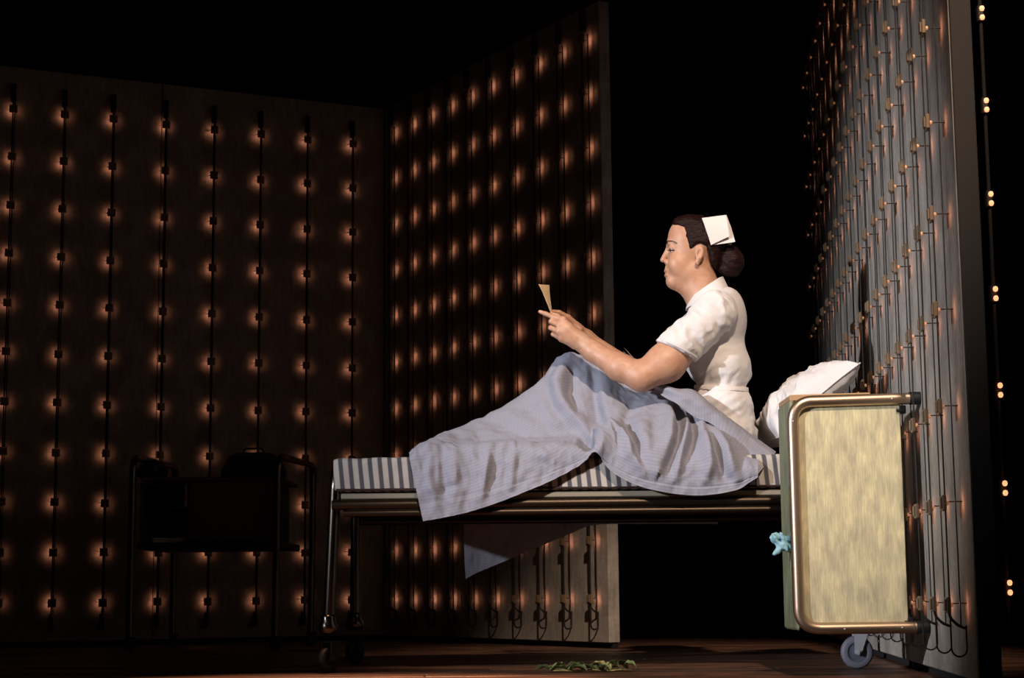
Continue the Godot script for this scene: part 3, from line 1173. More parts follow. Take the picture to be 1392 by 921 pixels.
	var outl := [Vector2(955, 296.5), Vector2(971, 294), Vector2(987.5, 292), Vector2(994, 309), Vector2(999.5, 328.5), Vector2(983, 331), Vector2(967, 333), Vector2(960, 314)]
	var front_r := PackedVector3Array()
	var back_r := PackedVector3Array()
	for q: Vector2 in outl:
		front_r.append(P(q.x, q.y, C - 0.082) - base)
		var far := P(q.x, q.y, C - 0.082)
		back_r.append(Vector3(far.x, far.y, -(C + 0.082)) - base)
	var mid := []
	for k in 9:
		var ring := PackedVector3Array()
		var t := k / 8.0
		for j in front_r.size():
			ring.append(front_r[j].lerp(back_r[j], t) + Vector3.UP * 0.012 * sin(PI * t))
		mid.append(ring)
	cp.grid(mid, [], true)
	cp.fan(front_r, (P(977, 313, C - 0.082)) - base, false)
	cp.fan(back_r, Vector3(P(977, 313, C - 0.082).x, P(977, 313, C - 0.082).y, -(C + 0.082)) - base, true)
	var capn := obj("cap", cp.mesh(true), M.cap, who)
	for s in [-1.0, 1.0]:
		cp = Acc.new()
		var quad := [Vector2(954.5, 296), Vector2(987, 292.3), Vector2(991, 321.5), Vector2(966.5, 332.8)]
		var ra := []
		for i in 9:
			var row := PackedVector3Array()
			for j in 9:
				var u := i / 8.0
				var w := j / 8.0
				var q: Vector2 = quad[0].lerp(quad[1], u).lerp(quad[3].lerp(quad[2], u), w)
				var p := P(q.x, q.y, C - 0.087)
				var lift := 0.004 * sin(PI * w) + 0.008 * u * w
				row.append(Vector3(p.x, p.y, -C - s * (0.087 + lift)) - base)
			ra.append(row)
		cp.grid(ra, [], false, s > 0)
		var rb := []
		for row: PackedVector3Array in ra:
			var r2 := PackedVector3Array()
			for p in row:
				r2.append(p + Vector3(0, 0, s * 0.003))
			rb.append(r2)
		cp.grid(rb, [], false, s < 0)
		for edge in [[ra[0], rb[0]], [ra[8], rb[8]]]:
			cp.grid(edge)
		var e0 := PackedVector3Array()
		var e1 := PackedVector3Array()
		var e2 := PackedVector3Array()
		var e3 := PackedVector3Array()
		for i in 9:
			e0.append(ra[i][0]); e1.append(rb[i][0]); e2.append(ra[i][8]); e3.append(rb[i][8])
		cp.grid([e0, e1])
		cp.grid([e2, e3])
		obj("flap", cp.mesh(true), M.cap, capn)

	# ---- uniform
	var torso := [
		ell(P(970, 446, C), Vector3(0.104, 0.118, 0.158), 0.03),
		ell(P(988, 430, C), Vector3(0.066, 0.105, 0.145), 0.04),
		ell(P(950, 470, C), Vector3(0.090, 0.085, 0.145), 0.04),
		ell(P(981, 500, C), Vector3(0.106, 0.110, 0.150), 0.05),
		ell(P(979, 555, C), Vector3(0.115, 0.100, 0.170), 0.05),
		ell(P(985, 592, C), Vector3(0.118, 0.090, 0.190), 0.05),
		cap(P(973, 420, 6.165), P(973, 420, 6.435), 0.056, 0.056, 0.05),
	]
	var fold := noise_of(61, 9.0, 3)
	var crumple := func(p: Vector3, d: float) -> float:
		var q := pixel_of(p)
		var low := clampf((q.y - 455.0) / 60.0, 0.15, 1.0)
		var w := 0.004 * fold.get_noise_3d(p.x * 1.1, p.y * 1.1, p.z * 1.1) + 0.0095 * absf(fold.get_noise_3d(p.x * 0.7 + 3.0, p.y * 1.5 - p.x * 0.9, p.z * 0.5))
		# gathers above and below the waist seam
		var seam_d := absf(q.y - (524.0 + (q.x - 950.0) * 0.05))
		w += 0.004 * exp(-pow(seam_d / 5.0, 2.0)) - 0.004 * exp(-pow((seam_d - 20.0) / 14.0, 2.0))
		var e := d + w * low
		# neck opening
		var nd := (p - P(957, 396, C)).dot(Vector3(-0.42, 0.90, 0).normalized()) + 0.010
		e = maxf(e, nd)
		return e
	var dr := Acc.new()
	nets(dr, torso, Vector3(P(915, 500, C).x, bed_top + 0.002, -6.52), Vector3(P(1042, 500, C).x, P(950, 376, C).y, -6.08), 0.0065, crumple)
	var sleeve_cut := func(side_d: float, a: Vector3, dirn: Vector3) :
		return func(p: Vector3, d: float) -> float:
			var e := d + 0.016 * absf(fold.get_noise_3d(p.x * 0.9 + p.y * 0.9, (p.y - p.x) * 0.35, p.z * 0.8 + 4.0)) + 0.003 * fold.get_noise_3dv(p * 2.0)
			var pl := (p - a).dot(dirn)
			e = maxf(e, pl)
			return e
	var ax_n := (P(905, 493, 6.10) - sh_n).normalized()
	var cut_n := (P(943, 490, 6.1) - P(895.5, 466, 6.1)).cross(Vector3.BACK).normalized()
	if cut_n.dot(ax_n) < 0.0:
		cut_n = -cut_n
	nets(dr, [cap(P(972, 427, 6.155), P(912, 483, 6.10), 0.078, 0.077, 0.02), cap(P(973, 420, 6.165), P(973, 420, 6.25), 0.060, 0.060, 0.05)],
		Vector3(P(885, 480, 6.1).x, P(900, 505, 6.1).y, -6.26), Vector3(P(1000, 480, 6.1).x, P(900, 388, 6.1).y, -6.0), 0.006, sleeve_cut.call(6.1, P(919, 478, 6.10), cut_n))
	nets(dr, [cap(P(972, 427, 6.445), P(912, 475, 6.50), 0.074, 0.072, 0.02)],
		Vector3(P(885, 480, 6.5).x, P(900, 505, 6.5).y, -6.60), Vector3(P(1000, 480, 6.5).x, P(900, 388, 6.5).y, -6.34), 0.008, sleeve_cut.call(6.5, P(925, 470, 6.48), cut_n))
	for k in dr.v.size():
		dr.v[k] -= base
	var dress := obj("uniform", dr.mesh(), M.dress, who)
	# hem of the near sleeve
	var hm := Acc.new()
	var hem := []
	var hc := P(919.5, 477.5, 6.105)
	var hu := (P(943, 490, 6.1) - P(895.5, 466, 6.1)).normalized()
	for k in 33:
		var a := TAU * k / 32.0
		hem.append(hc - cut_n * 0.006 + hu * cos(a) * 0.0745 + Vector3.BACK * sin(a) * 0.0745 - base)
	hm.tube(hem, 0.0042, 7, false)
	obj("sleeve_hem", hm.mesh(), M.dress, dress)
	# collar: a standing band that laps at the throat and folds over the shoulders
	var cl := Acc.new()
	var ups := []
	var los := []
	var outs := []
	for k in 37:
		var a := TAU * k / 36.0
		var front := cos(a)            # +1 back of the neck, -1 throat
		var side := sin(a)
		var top_p := P(lerpf(938.0, 979.0, (front + 1.0) / 2.0), lerpf(408.0, 377.0, (front + 1.0) / 2.0), C)
		var low_p := P(lerpf(932.0, 990.0, (front + 1.0) / 2.0), lerpf(420.0, 392.0, (front + 1.0) / 2.0), C)
		ups.append(Vector3(top_p.x, top_p.y, -C + side * 0.072) - base)
		outs.append(Vector3(lerpf(top_p.x, low_p.x, 0.35), top_p.y + 0.002, -C + side * 0.079) - base)
		los.append(Vector3(low_p.x, low_p.y - 0.006 * absf(side), -C + side * 0.112) - base)
	var ins := []
	for k in 37:
		ins.append(ups[k] + Vector3(0, -0.035, 0))
	cl.grid([PackedVector3Array(ins), PackedVector3Array(ups), PackedVector3Array(outs), PackedVector3Array(los)], [], false, true)
	obj("collar", cl.mesh(), M.dress, dress)
	# waist belt, lying on the cloth
	var be := Acc.new()
	var on_belt := func(p: Vector3, d: float) -> float:
		var q := pixel_of(p)
		return maxf(d - 0.0005, absf(q.y - (526.0 + (q.x - 950.0) * 0.05)) * 0.0026 - 0.0085)
	nets(be, torso, Vector3(P(915, 500, C).x, P(950, 545, C).y, -6.52), Vector3(P(1042, 500, C).x, P(950, 505, C).y, -6.08), 0.0045, on_belt)
	for k in be.v.size():
		be.v[k] -= base
	obj("belt", be.mesh(), M.dress, dress)

# ---------------------------------------------------------------- blanket
func build_bedding() -> void:
	var who := thing("blanket", "blue-grey ribbed cotton blanket draped over the raised knees", "blanket", Vector3(0.1, bed_top, -6.3))
	var base := who.position
	var D := [NEAR - 0.028, NEAR - 0.005, 6.09, 6.19, 6.30]
	var cols := [
		[575, 708, 557, 624, 559, 619, 562, 616.5, 566, 614],
		[600, 704, 583, 616, 585, 607, 588, 603, 592, 600],
		[640, 695, 628, 613, 627, 602, 632, 589, 640, 574],
		[690, 678, 680, 614, 680, 603, 685, 578, 692, 548],
		[735, 660, 728, 614, 728, 604, 732, 565, 735, 515],
		[768, 644, 764, 611, 765, 602, 762, 548, 756, 489],
		[798, 627, 795, 609, 795, 602, 785, 545, 777, 482],
		[811, 620, 811, 606, 812, 596, 805, 545, 796, 485],
		[832, 641, 830, 610, 832, 588, 828, 546, 815, 497],
		[862, 658, 860, 616, 862, 586, 856, 552, 845, 517],
		[898, 668, 896, 622, 895, 586, 886, 555, 873, 530],
		[940, 673, 938, 627, 932, 590, 918, 558, 903, 533],
		[975, 671, 972, 628, 962, 594, 945, 564, 928, 538],
		[1003, 665, 1000, 630, 990, 602, 968, 578, 950, 548],
		[1018, 656, 1016, 632, 1010, 612, 990, 594, 970, 562],
		[1030, 649, 1030, 634, 1028, 620, 1010, 606, 990, 582]]
	var far_px := [622, 640, 662, 690, 716, 742, 768, 794, 818, 842, 866, 890, 912, 934, 952, 970]
	var ctrl := []
	for k in cols.size():
		var c: Array = cols[k]
		var line := []
		var lobe := smoothstep(6.5, 9.0, float(k))
		for j in 5:
			line.append(P(c[j * 2], c[j * 2 + 1], D[j] - lobe * [0.012, 0.028, 0.10, 0.05, 0.0][j]))
		var ridge: Vector3 = line[4]
		line.append(Vector3(ridge.x, lerpf(ridge.y, bed_top, 0.28), -6.47))
		var fe := P(far_px[k], 640, FAR + 0.004)
		line.append(Vector3(fe.x, bed_top + 0.008, fe.z))
		var hy := lerpf(782.0, 712.0, clampf((far_px[k] - 633.0) / 167.0, -0.1, 1.0))
		line.append(P(far_px[k] + (11 if k == 0 else 6), hy, FAR + 0.022))
		ctrl.append(line)
	const NU := 300
	const NT := 230
	var pts := []
	for j in NT + 1:
		var t := 7.0 * j / NT
		var edge := []
		for k in cols.size():
			edge.append(crv(ctrl[k], t))
		var row := PackedVector3Array()
		for i in NU + 1:
			row.append(crv(edge, (cols.size() - 1.0) * i / NU))
		pts.append(row)
	# folds seen on the near face: polylines in the photograph, amplitude in metres, width to either side in pixels
	var folds := [
		[[[771, 488], [757, 520], [765, 552], [790, 580], [805, 601]], 0.020, 9.0, 13.0],
		[[[777, 505], [773, 535], [783, 560]], -0.014, 7.0, 7.0],
		[[[806, 498], [808, 540], [810, 570], [826, 588]], -0.010, 6.0, 10.0],
		[[[816, 512], [822, 545], [832, 572]], 0.008, 9.0, 14.0],
		[[[808, 612], [822, 598], [838, 586], [846, 592]], 0.030, 12.0, 8.0],
		[[[846, 592], [856, 604], [858, 618], [874, 640]], 0.016, 9.0, 5.0],
		[[[853, 585], [864, 602], [866, 616]], -0.016, 6.0, 9.0],
		[[[795, 603], [803, 606], [810, 607]], -0.030, 7.0, 7.0],
		[[[640, 603], [700, 605], [760, 604], [792, 600]], 0.012, 10.0, 12.0],
		[[[655, 596], [705, 594], [752, 589], [785, 586]], -0.010, 9.0, 9.0],
		[[[566, 616], [590, 602], [622, 589], [640, 590]], 0.010, 8.0, 6.0],
		[[[618, 594], [645, 596], [668, 597]], -0.010, 6.0, 6.0],
		[[[904, 545], [914, 575], [912, 600], [898, 636]], 0.022, 16.0, 7.0],
		[[[914, 545], [924, 572], [922, 600], [906, 636]], -0.020, 6.0, 8.0],
		[[[926, 552], [934, 582], [926, 612], [918, 648]], 0.018, 9.0, 6.0],
		[[[938, 566], [944, 590], [934, 620]], -0.016, 6.0, 7.0],
		[[[944, 568], [960, 596], [966, 630], [960, 650]], 0.018, 10.0, 8.0],
		[[[958, 584], [975, 615], [984, 650]], -0.015, 5.0, 7.0],
		[[[962, 580], [985, 612], [1002, 650]], 0.018, 8.0, 8.0],
		[[[880, 560], [872, 590], [884, 625], [900, 655]], 0.012, 14.0, 12.0],
		[[[862, 545], [850, 570], [852, 585]], -0.008, 8.0, 8.0],
		[[[586, 618], [584, 650], [592, 690]], 0.006, 7.0, 7.0],
		[[[602, 614], [605, 650], [600, 684]], -0.005, 5.0, 6.0],
		[[[616, 618], [617, 650], [622, 690]], 0.007, 8.0, 8.0],
		[[[636, 616], [640, 655], [634, 688]], -0.004, 7.0, 7.0],
		[[[664, 620], [660, 650], [656, 676]], 0.010, 6.0, 4.0],
		[[[672, 612], [668, 648], [664, 674]], -0.005, 4.0, 7.0],
		[[[700, 618], [697, 645], [694, 664]], 0.008, 7.0, 4.0],
		[[[582, 660], [596, 674], [616, 684]], 0.005, 4.0, 5.0],
		[[[596, 672], [610, 662], [626, 660]], -0.006, 4.0, 5.0],
		[[[720, 616], [745, 622], [756, 634]], 0.006, 7.0, 6.0],
		[[[690, 560], [715, 575], [740, 590]], 0.006, 10.0, 10.0],
		[[[735, 530], [742, 560], [760, 580]], 0.008, 10.0, 8.0],
		[[[660, 570], [690, 580], [720, 590]], -0.005, 8.0, 8.0],
	]
	var wob := noise_of(52, 7.0, 3)
	var fine := noise_of(53, 40.0, 2)
	var crinkle := noise_of(54, 11.0, 2)
	var nrm := []
	for j in NT + 1:
		var row := PackedVector3Array()
		for i in NU + 1:
			var du: Vector3 = pts[j][mini(i + 1, NU)] - pts[j][maxi(i - 1, 0)]
			var dv: Vector3 = pts[mini(j + 1, NT)][i] - pts[maxi(j - 1, 0)][i]
			row.append(du.cross(dv).normalized())
		nrm.append(row)
	var out := []
	var uvs := []
	var run := PackedFloat32Array()
	run.resize(NU + 1)
	for j in NT + 1:
		var row := PackedVector3Array()
		var ru := PackedVector2Array()
		var t := 7.0 * j / NT
		for i in NU + 1:
			var p: Vector3 = pts[j][i]
			var n: Vector3 = nrm[j][i]
			var push := 0.0
			if t < 4.2:
				var q := pixel_of(p)
				var fade := clampf((4.2 - t) / 0.7, 0.0, 1.0)
				for f: Array in folds:
					var line: Array = f[0]
					var best := 1e9
					var sgn := 1.0
					var along := 0.0
					for s in line.size() - 1:
						var a := Vector2(line[s][0], line[s][1])
						var b := Vector2(line[s + 1][0], line[s + 1][1])
						if q.x < minf(a.x, b.x) - 40 or q.x > maxf(a.x, b.x) + 40 or q.y < minf(a.y, b.y) - 40 or q.y > maxf(a.y, b.y) + 40:
							continue
						var ab := b - a
						var h := clampf((q - a).dot(ab) / ab.length_squared(), 0.0, 1.0)
						var dd := q.distance_to(a + ab * h)
						if dd < best:
							best = dd
							sgn = signf((q - a).cross(ab))
							along = (s + h) / (line.size() - 1)
					if best < 60.0:
						var w: float = f[2] if sgn < 0.0 else f[3]
						push += 1.9 * f[1] * exp(-best * best / (w * w)) * (0.35 + 0.65 * sin(PI * clampf(along * 0.9 + 0.08, 0.0, 1.0))) * fade
				# hem: a stitched double edge
				var hem := t / 7.0 * NT
				if hem < 9.0:
					push += 0.002 if hem < 7.0 else -0.002
			var ridge := 0.5 - absf(crinkle.get_noise_3d(p.x * 1.3, p.y * 0.8, p.z))
			push += wob.get_noise_3dv(p) * 0.008 + fine.get_noise_3dv(p) * 0.0007 + ridge * (0.010 if t < 1.6 and i < 150 else 0.005)
			row.append(p + n * push - base)
			if j > 0:
				run[i] += p.distance_to(pts[j - 1][i])
			ru.append(Vector2(i / float(NU) * 1.45 / 0.042, run[i] / 0.042))
		out.append(row)
		uvs.append(ru)
	var acc := Acc.new()
	acc.grid(out, uvs)
	var inner := []
	for j in NT + 1:
		var row := PackedVector3Array()
		for i in NU + 1:
			row.append(out[j][i] - nrm[j][i] * 0.0035)
		inner.append(row)
	acc.grid(inner, uvs, false, true)
	acc.grid([inner[0], out[0]])
	acc.grid([out[NT], inner[NT]])
	for i in [0, NU]:
		var e0 := PackedVector3Array()
		var e1 := PackedVector3Array()
		for j in NT + 1:
			e0.append(out[j][i])
			e1.append(inner[j][i])
		acc.grid([e0, e1] if i == 0 else [e1, e0])
	obj("cover", acc.mesh(), M.blanket, who)

	# turned-down top edge lying over the hip
	var up := [[886, 520, 6.15], [904, 522, 6.13], [922, 527, 6.10], [944, 529, 6.085], [969, 549, 6.075], [1010, 580, 6.06], [1036, 599, 6.04], [1056, 613, 6.02]]
	var lo := [[890, 530, 6.12], [906, 541, 6.09], [921, 549, 6.05], [944, 566, 6.035], [972, 579, 6.02], [992, 612, 5.985], [1006, 638, 5.945], [1021, 654, 5.925]]
	var ua := []
	var la := []
	for k in up.size():
		ua.append(P(up[k][0], up[k][1], up[k][2]))
		la.append(P(lo[k][0], lo[k][1], lo[k][2]))
	acc = Acc.new()
	for layer in 2:
		var rows := []
		var ruv := []
		for i in 91:
			var row := PackedVector3Array()
			var rr := PackedVector2Array()
			var s := i / 90.0 * 7.0
			var a := crv(ua, s)
			var b := crv(la, s)
			for j in 41:
				var w := j / 40.0
				var p := a.lerp(b, w)
				var bulge := 0.020 * sin(PI * w) + 0.010 * sin(PI * minf(w * 1.0, 1.0) * 2.0) * (1.0 - i / 90.0)
				p.z += bulge + wob.get_noise_3dv(p * 1.4) * 0.006 - layer * 0.004
				if w < 0.12:
					p.z -= 0.02 * (1.0 - w / 0.12)
				if w > 0.93 and layer == 0:
					p.z -= 0.001
				row.append(p - base)
				rr.append(Vector2(w * 0.11 / 0.042, i / 90.0 * 0.5 / 0.042))
			rows.append(row)
			ruv.append(rr)
		acc.grid(rows, ruv, false, layer == 0)
	obj("turned_edge", acc.mesh(), M.blanket, who)

# ---------------------------------------------------------------- headboard cabinet
func build_cabinet() -> void:
	const D0 := 5.40
	var c0 := P(1160, 700, D0)
	var o := thing("bedside_cabinet", "cream brush-painted cabinet in a bent steel tube frame at the bed head", "cabinet", Vector3(c0.x, 0.13, -D0 - 0.17))
	var base := o.position
	var tl := P(1077.5, 546, D0)
	var tr := P(1246, 541, D0)
	var bl := P(1086, 854, D0)
	var br := P(1256, 852, D0)
	var r := 0.0178
	var lx := (tl.x + bl.x) / 2.0
	for d in [0.0]:
		var acc := Acc.new()
		var back := Vector3(0, 0, -d)
		acc.tube(fillet([Vector3(tr.x, tr.y, -D0) + back - base, Vector3(lx, tl.y, -D0) + back - base, Vector3(lx, bl.y, -D0) + back - base, Vector3(br.x, br.y, -D0) + back - base], 0.065, 10), r, 20)
		var fr := obj("tube_frame", acc.mesh(), M.brass, o)
		for q: Vector3 in [tr, br]:
			var ca := Acc.new()
			var p := Vector3(q.x, q.y, -D0) + back - base
			ca.lathe([Vector2(0.001, 0.016), Vector2(r * 0.9, 0.016), Vector2(r * 1.12, 0.011), Vector2(r * 1.12, -0.022), Vector2(r, -0.024)], p, Basis(Vector3(0, -1, 0), Vector3(1, 0, 0), Vector3(0, 0, 1)), 18)
			obj("end_cap", ca.mesh(), M.rubber, fr)
		if d == 0.0:
			for q in [Vector2(1077, 573), Vector2(1211, 542.5), Vector2(1225, 852.5), Vector2(1147, 854.5)]:
				var sc := Acc.new()
				var p := P(q.x, q.y, D0)
				sc.lathe([Vector2(0.0001, 0.0025), Vector2(0.0022, 0.002), Vector2(0.0032, 0.0)], Vector3(p.x, p.y, -D0 + r * 0.97) - base, Basis(Vector3(1, 0, 0), Vector3(0, 0, 1), Vector3(0, -1, 0)), 10)
				obj("screw", sc.mesh(), M.zinc, fr)
	# cream front board
	var x0 := lx + 0.006
	var x1 := P(1229.5, 700, D0).x
	var y0 := P(1150, 850, D0).y
	var y1 := P(1150, 547, D0).y
	var pn := Acc.new()
	var zf := -D0 - 0.004
	var cn := [Vector3(x0, y0, zf), Vector3(x1, y0, zf), Vector3(x1, y1, zf), Vector3(x0, y1, zf)]
	pn.box(Vector3((x0 + x1) / 2, (y0 + y1) / 2, zf - 0.0065) - base, Vector3(x1 - x0, y1 - y0, 0.012), 0.0015)
	for k in pn.v.size():
		var p := pn.v[k] + base
		pn.uv[k] = Vector2((p.x - x0) / (x1 - x0), 1.0 - (p.y - y0) / (y1 - y0))
	obj("front_panel", pn.mesh(true), M.cream, o)
	# green sides, top, bottom, back
	var sd := Acc.new()
	var hy := (y0 + y1) / 2.0
	sd.box(Vector3(x0 - 0.004, hy, -D0 - 0.14) - base, Vector3(0.014, y1 - y0 + 0.026, 0.25), 0.008)
	obj("side_panel", sd.mesh(true), M.green_paint, o)
	sd = Acc.new()
	sd.box(Vector3(x1 - 0.012, hy, -D0 - 0.14) - base, Vector3(0.014, y1 - y0 - 0.01, 0.25), 0.003)
	obj("side_panel", sd.mesh(true), M.green_paint, o)
	sd = Acc.new()
	sd.box(Vector3((x0 + x1) / 2, hy, -D0 - 0.259) - base, Vector3(x1 - x0 - 0.03, y1 - y0 - 0.02, 0.012), 0.003)
	obj("back_panel", sd.mesh(true), M.green_paint, o)
	sd = Acc.new()
	sd.box(Vector3((x0 + x1) / 2, y0 + 0.012, -D0 - 0.135) - base, Vector3(x1 - x0 - 0.03, 0.014, 0.23), 0.003)
	obj("bottom_panel", sd.mesh(true), M.green_paint, o)
	sd = Acc.new()
	var ty := P(1110, 539.5, D0 + 0.1).y
	sd.box(Vector3(x0 + 0.115, ty - 0.008, -D0 - 0.135) - base, Vector3(0.25, 0.02, 0.23), 0.003, Basis(Vector3.BACK, 0.02))
	obj("top_board", sd.mesh(true), M.wood_edge, o)
	# latches on the left side, brackets at the right
	for py in [661.0, 742.0]:
		var la := Acc.new()
		var p := P(1068, py, D0 + 0.05)
		la.box(Vector3(x0 - 0.014, p.y, -D0 - 0.03) - base, Vector3(0.010, 0.03, 0.012), 0.003, Basis(Vector3.RIGHT, 0.5))
		obj("latch", la.mesh(true), M.rubber, o)
	for py in [556.0, 844.0]:
		var la := Acc.new()
		la.box(Vector3(x1 + 0.008, P(1230, py, D0).y, -D0 - 0.012) - base, Vector3(0.022, 0.026, 0.02), 0.003)
		la.tube([Vector3(x1 - 0.012, P(1230, py, D0).y - 0.003, -D0 - 0.0) - base, Vector3(x1 + 0.012, P(1230, py, D0).y - 0.003, -D0 - 0.0) - base], 0.005, 8)
		obj("bracket", la.mesh(true), M.rubber, o)
	# hooks over the bed rail carry the cabinet
	for x in [x0 + 0.08, x1 - 0.08]:
		var hk := Acc.new()
		var yr := P(450, 686, NEAR).y
		hk.tube(fillet([Vector3(x, yr - 0.04, -D0 - 0.266) - base, Vector3(x, yr + 0.0225, -D0 - 0.266) - base, Vector3(x, yr + 0.0225, -NEAR - 0.034) - base, Vector3(x, yr - 0.01, -NEAR - 0.034) - base], 0.015, 4), 0.005, 8)
		obj("hook", hk.mesh(), M.steel, o)

# ---------------------------------------------------------------- trolley in the dark
func build_trolley() -> void:
	const DN := 8.2
	const DF := 8.9
	var o := thing("trolley", "dark steel-tube hospital trolley with open shelves standing by the lamp wall", "trolley", Vector3(-1.4, 0, -8.55))
	var base := o.position
	var ends := [[181, 630, 175.5, 872, 239, 640, 234, 868], [378.5, 622, 373.5, 870, 426, 628, 422, 868]]
	for e in ends:
		var a1 := P(e[0], e[1], DN)
		var a0 := P(e[2], e[3], DN)
		var b1 := P(e[4], e[5], DF)
		var b0 := P(e[6], e[7], DF)
		a1.y = 0.895
		b1.y = 0.895
		a0.y = 0.055
		b0.y = 0.055
		var acc := Acc.new()
		acc.tube(fillet([a0 - base, a1 - base, b1 - base, b0 - base], 0.07, 8), 0.0165, 16)
		obj("tube_frame", acc.mesh(), M.steel, o)
		for q: Vector3 in [a0, b0]:
			caster(o, Vector3(q.x, 0, q.z) - base, 0.026, 0.02, M.rubber, M.rubber, M.rubber, 0.4, 0.006)
	var xl := P(186, 700, DN).x
	var xr := P(372, 700, DN).x
	var dz := DF - DN
	var sh := P(280, 741, DN).y
	var box := func(called: String, c: Vector3, s: Vector3, m: Material) -> void:
		var acc := Acc.new()
		acc.box(c - base, s, 0.004)
		obj(called, acc.mesh(true), m, o)
	var w := xr - xl
	box.call("lower_shelf", Vector3((xl + xr) / 2 + 0.02, sh, -8.55), Vector3(w + 0.04, 0.032, dz - 0.02), M.leather)
	var top := P(280, 650, DN).y
	box.call("top_board", Vector3((xl + xr) / 2 + 0.02, top, -8.55), Vector3(w + 0.02, 0.018, dz - 0.06), M.dark_board)
	var xs := P(254, 700, DN).x
	var hh := (top + sh) / 2.0
	var ht := top - sh - 0.034
	box.call("front_panel", Vector3((xs + xr) / 2, hh + 0.004, -DN - 0.045), Vector3(xr - xs, ht, 0.016), M.dark_board)
	box.call("side_panel", Vector3(xl + 0.01, hh + 0.004, -8.55), Vector3(0.014, ht, dz - 0.1), M.dark_board)
	box.call("divider", Vector3(xs + 0.008, hh + 0.004, -8.56), Vector3(0.014, ht, dz - 0.14), M.dark_board)
	box.call("back_panel", Vector3((xl + xr) / 2, hh + 0.004, -DF + 0.06), Vector3(w - 0.02, ht, 0.014), M.dark_board)
	box.call("shelf", Vector3((xl + xs) / 2 + 0.004, P(220, 690, DN).y, -8.5), Vector3(xs - xl - 0.03, 0.012, dz - 0.2), M.dark_board)
	# what it carries
	var bag := thing("doctors_bag", "black bag with sloping ends on top of the trolley", "bag", Vector3(P(345, 640, 8.5).x, top + 0.009, -8.5))
	var acc := Acc.new()
	var bw := 0.15
	var prof := [Vector2(-1.0, 0.0), Vector2(-1.02, 0.05), Vector2(-0.78, 0.115), Vector2(-0.6, 0.128), Vector2(0.6, 0.128), Vector2(0.8, 0.115), Vector2(1.02, 0.05), Vector2(1.0, 0.0)]
	var rows := []
	for k in 7:
		var z := lerpf(-0.10, 0.10, k / 6.0)
		var row := PackedVector3Array()
		for q: Vector2 in prof:
			var sq := 1.0 - 0.25 * pow(absf(z) / 0.10, 3.0) * (1.0 if q.y > 0.02 else 0.15)
			row.append(Vector3(q.x * bw * sq, q.y * (1.0 - 0.18 * pow(absf(z) / 0.10, 2.0)), z))
		rows.append(row)
	acc.grid(rows, [], true)
	acc.fan(rows[0], Vector3(0, 0.06, -0.10), false)
	acc.fan(rows[6], Vector3(0, 0.06, 0.10), true)
	obj("body", acc.mesh(), M.leather, bag)
	acc = Acc.new()
	acc.box(Vector3(0, 0.127, 0), Vector3(0.17, 0.012, 0.02), 0.003)
	obj("clasp_bar", acc.mesh(true), M.rail, bag)
	acc = Acc.new()
	acc.tube(fillet([Vector3(-0.05, 0.125, 0.014), Vector3(-0.045, 0.15, 0.02), Vector3(0.045, 0.15, 0.02), Vector3(0.05, 0.125, 0.014)], 0.02, 4), 0.005, 8)
	obj("handle", acc.mesh(), M.leather, bag)
	var kit := thing("folded_bundle", "small dark bundle at the open-shelf end of the trolley top", "bundle", Vector3(P(207, 640, 8.5).x, top + 0.009, -8.5))
	acc = Acc.new()
	nets(acc, [ell(Vector3(0, 0.045, 0), Vector3(0.075, 0.05, 0.10), 0.02), cap(Vector3(-0.03, 0.07, -0.05), Vector3(0.02, 0.075, 0.06), 0.03, 0.025, 0.02)], Vector3(-0.1, -0.002, -0.12), Vector3(0.1, 0.13, 0.12), 0.009, func(p: Vector3, d: float) -> float: return maxf(d, -p.y))
	obj("cloth", acc.mesh(), M.leather, kit)
	var shelf_y := P(220, 690, DN).y + 0.006
	var bk := thing("book", "pale upright booklet on the upper shelf of the trolley", "book", Vector3(xs - 0.02, shelf_y, -8.36))
	acc = Acc.new()
	acc.box(Vector3(0, 0.055, 0), Vector3(0.014, 0.11, 0.16), 0.002)
	obj("cover", acc.mesh(true), M.white_paper, bk)
	acc = Acc.new()
	acc.box(Vector3(0.0, 0.055, -0.003), Vector3(0.010, 0.102, 0.162), 0.001)
	obj("pages", acc.mesh(true), M.linen, bk)
	var tray := thing("enamel_tray", "shallow pale tray lying on the bottom of the trolley shelves", "tray", Vector3((xl + xs) / 2 + 0.01, sh + 0.016, -8.4))
	acc = Acc.new()
	acc.box(Vector3(0, 0.005, 0), Vector3(0.15, 0.008, 0.20), 0.003)
	obj("base", acc.mesh(true), M.white_paper, tray)
	acc = Acc.new()
	acc.tube(fillet([Vector3(-0.076, 0.02, 0), Vector3(-0.076, 0.02, 0.101), Vector3(0.076, 0.02, 0.101), Vector3(0.076, 0.02, -0.101), Vector3(-0.076, 0.02, -0.101), Vector3(-0.076, 0.02, 0)], 0.02, 4), 0.0045, 6)
	for s in [-1.0, 1.0]:
		acc.box(Vector3(s * 0.075, 0.013, 0), Vector3(0.004, 0.016, 0.17), 0.001)
		acc.box(Vector3(0, 0.013, s * 0.1), Vector3(0.13, 0.016, 0.004), 0.001)
	obj("rim", acc.mesh(), M.white_paper, tray)

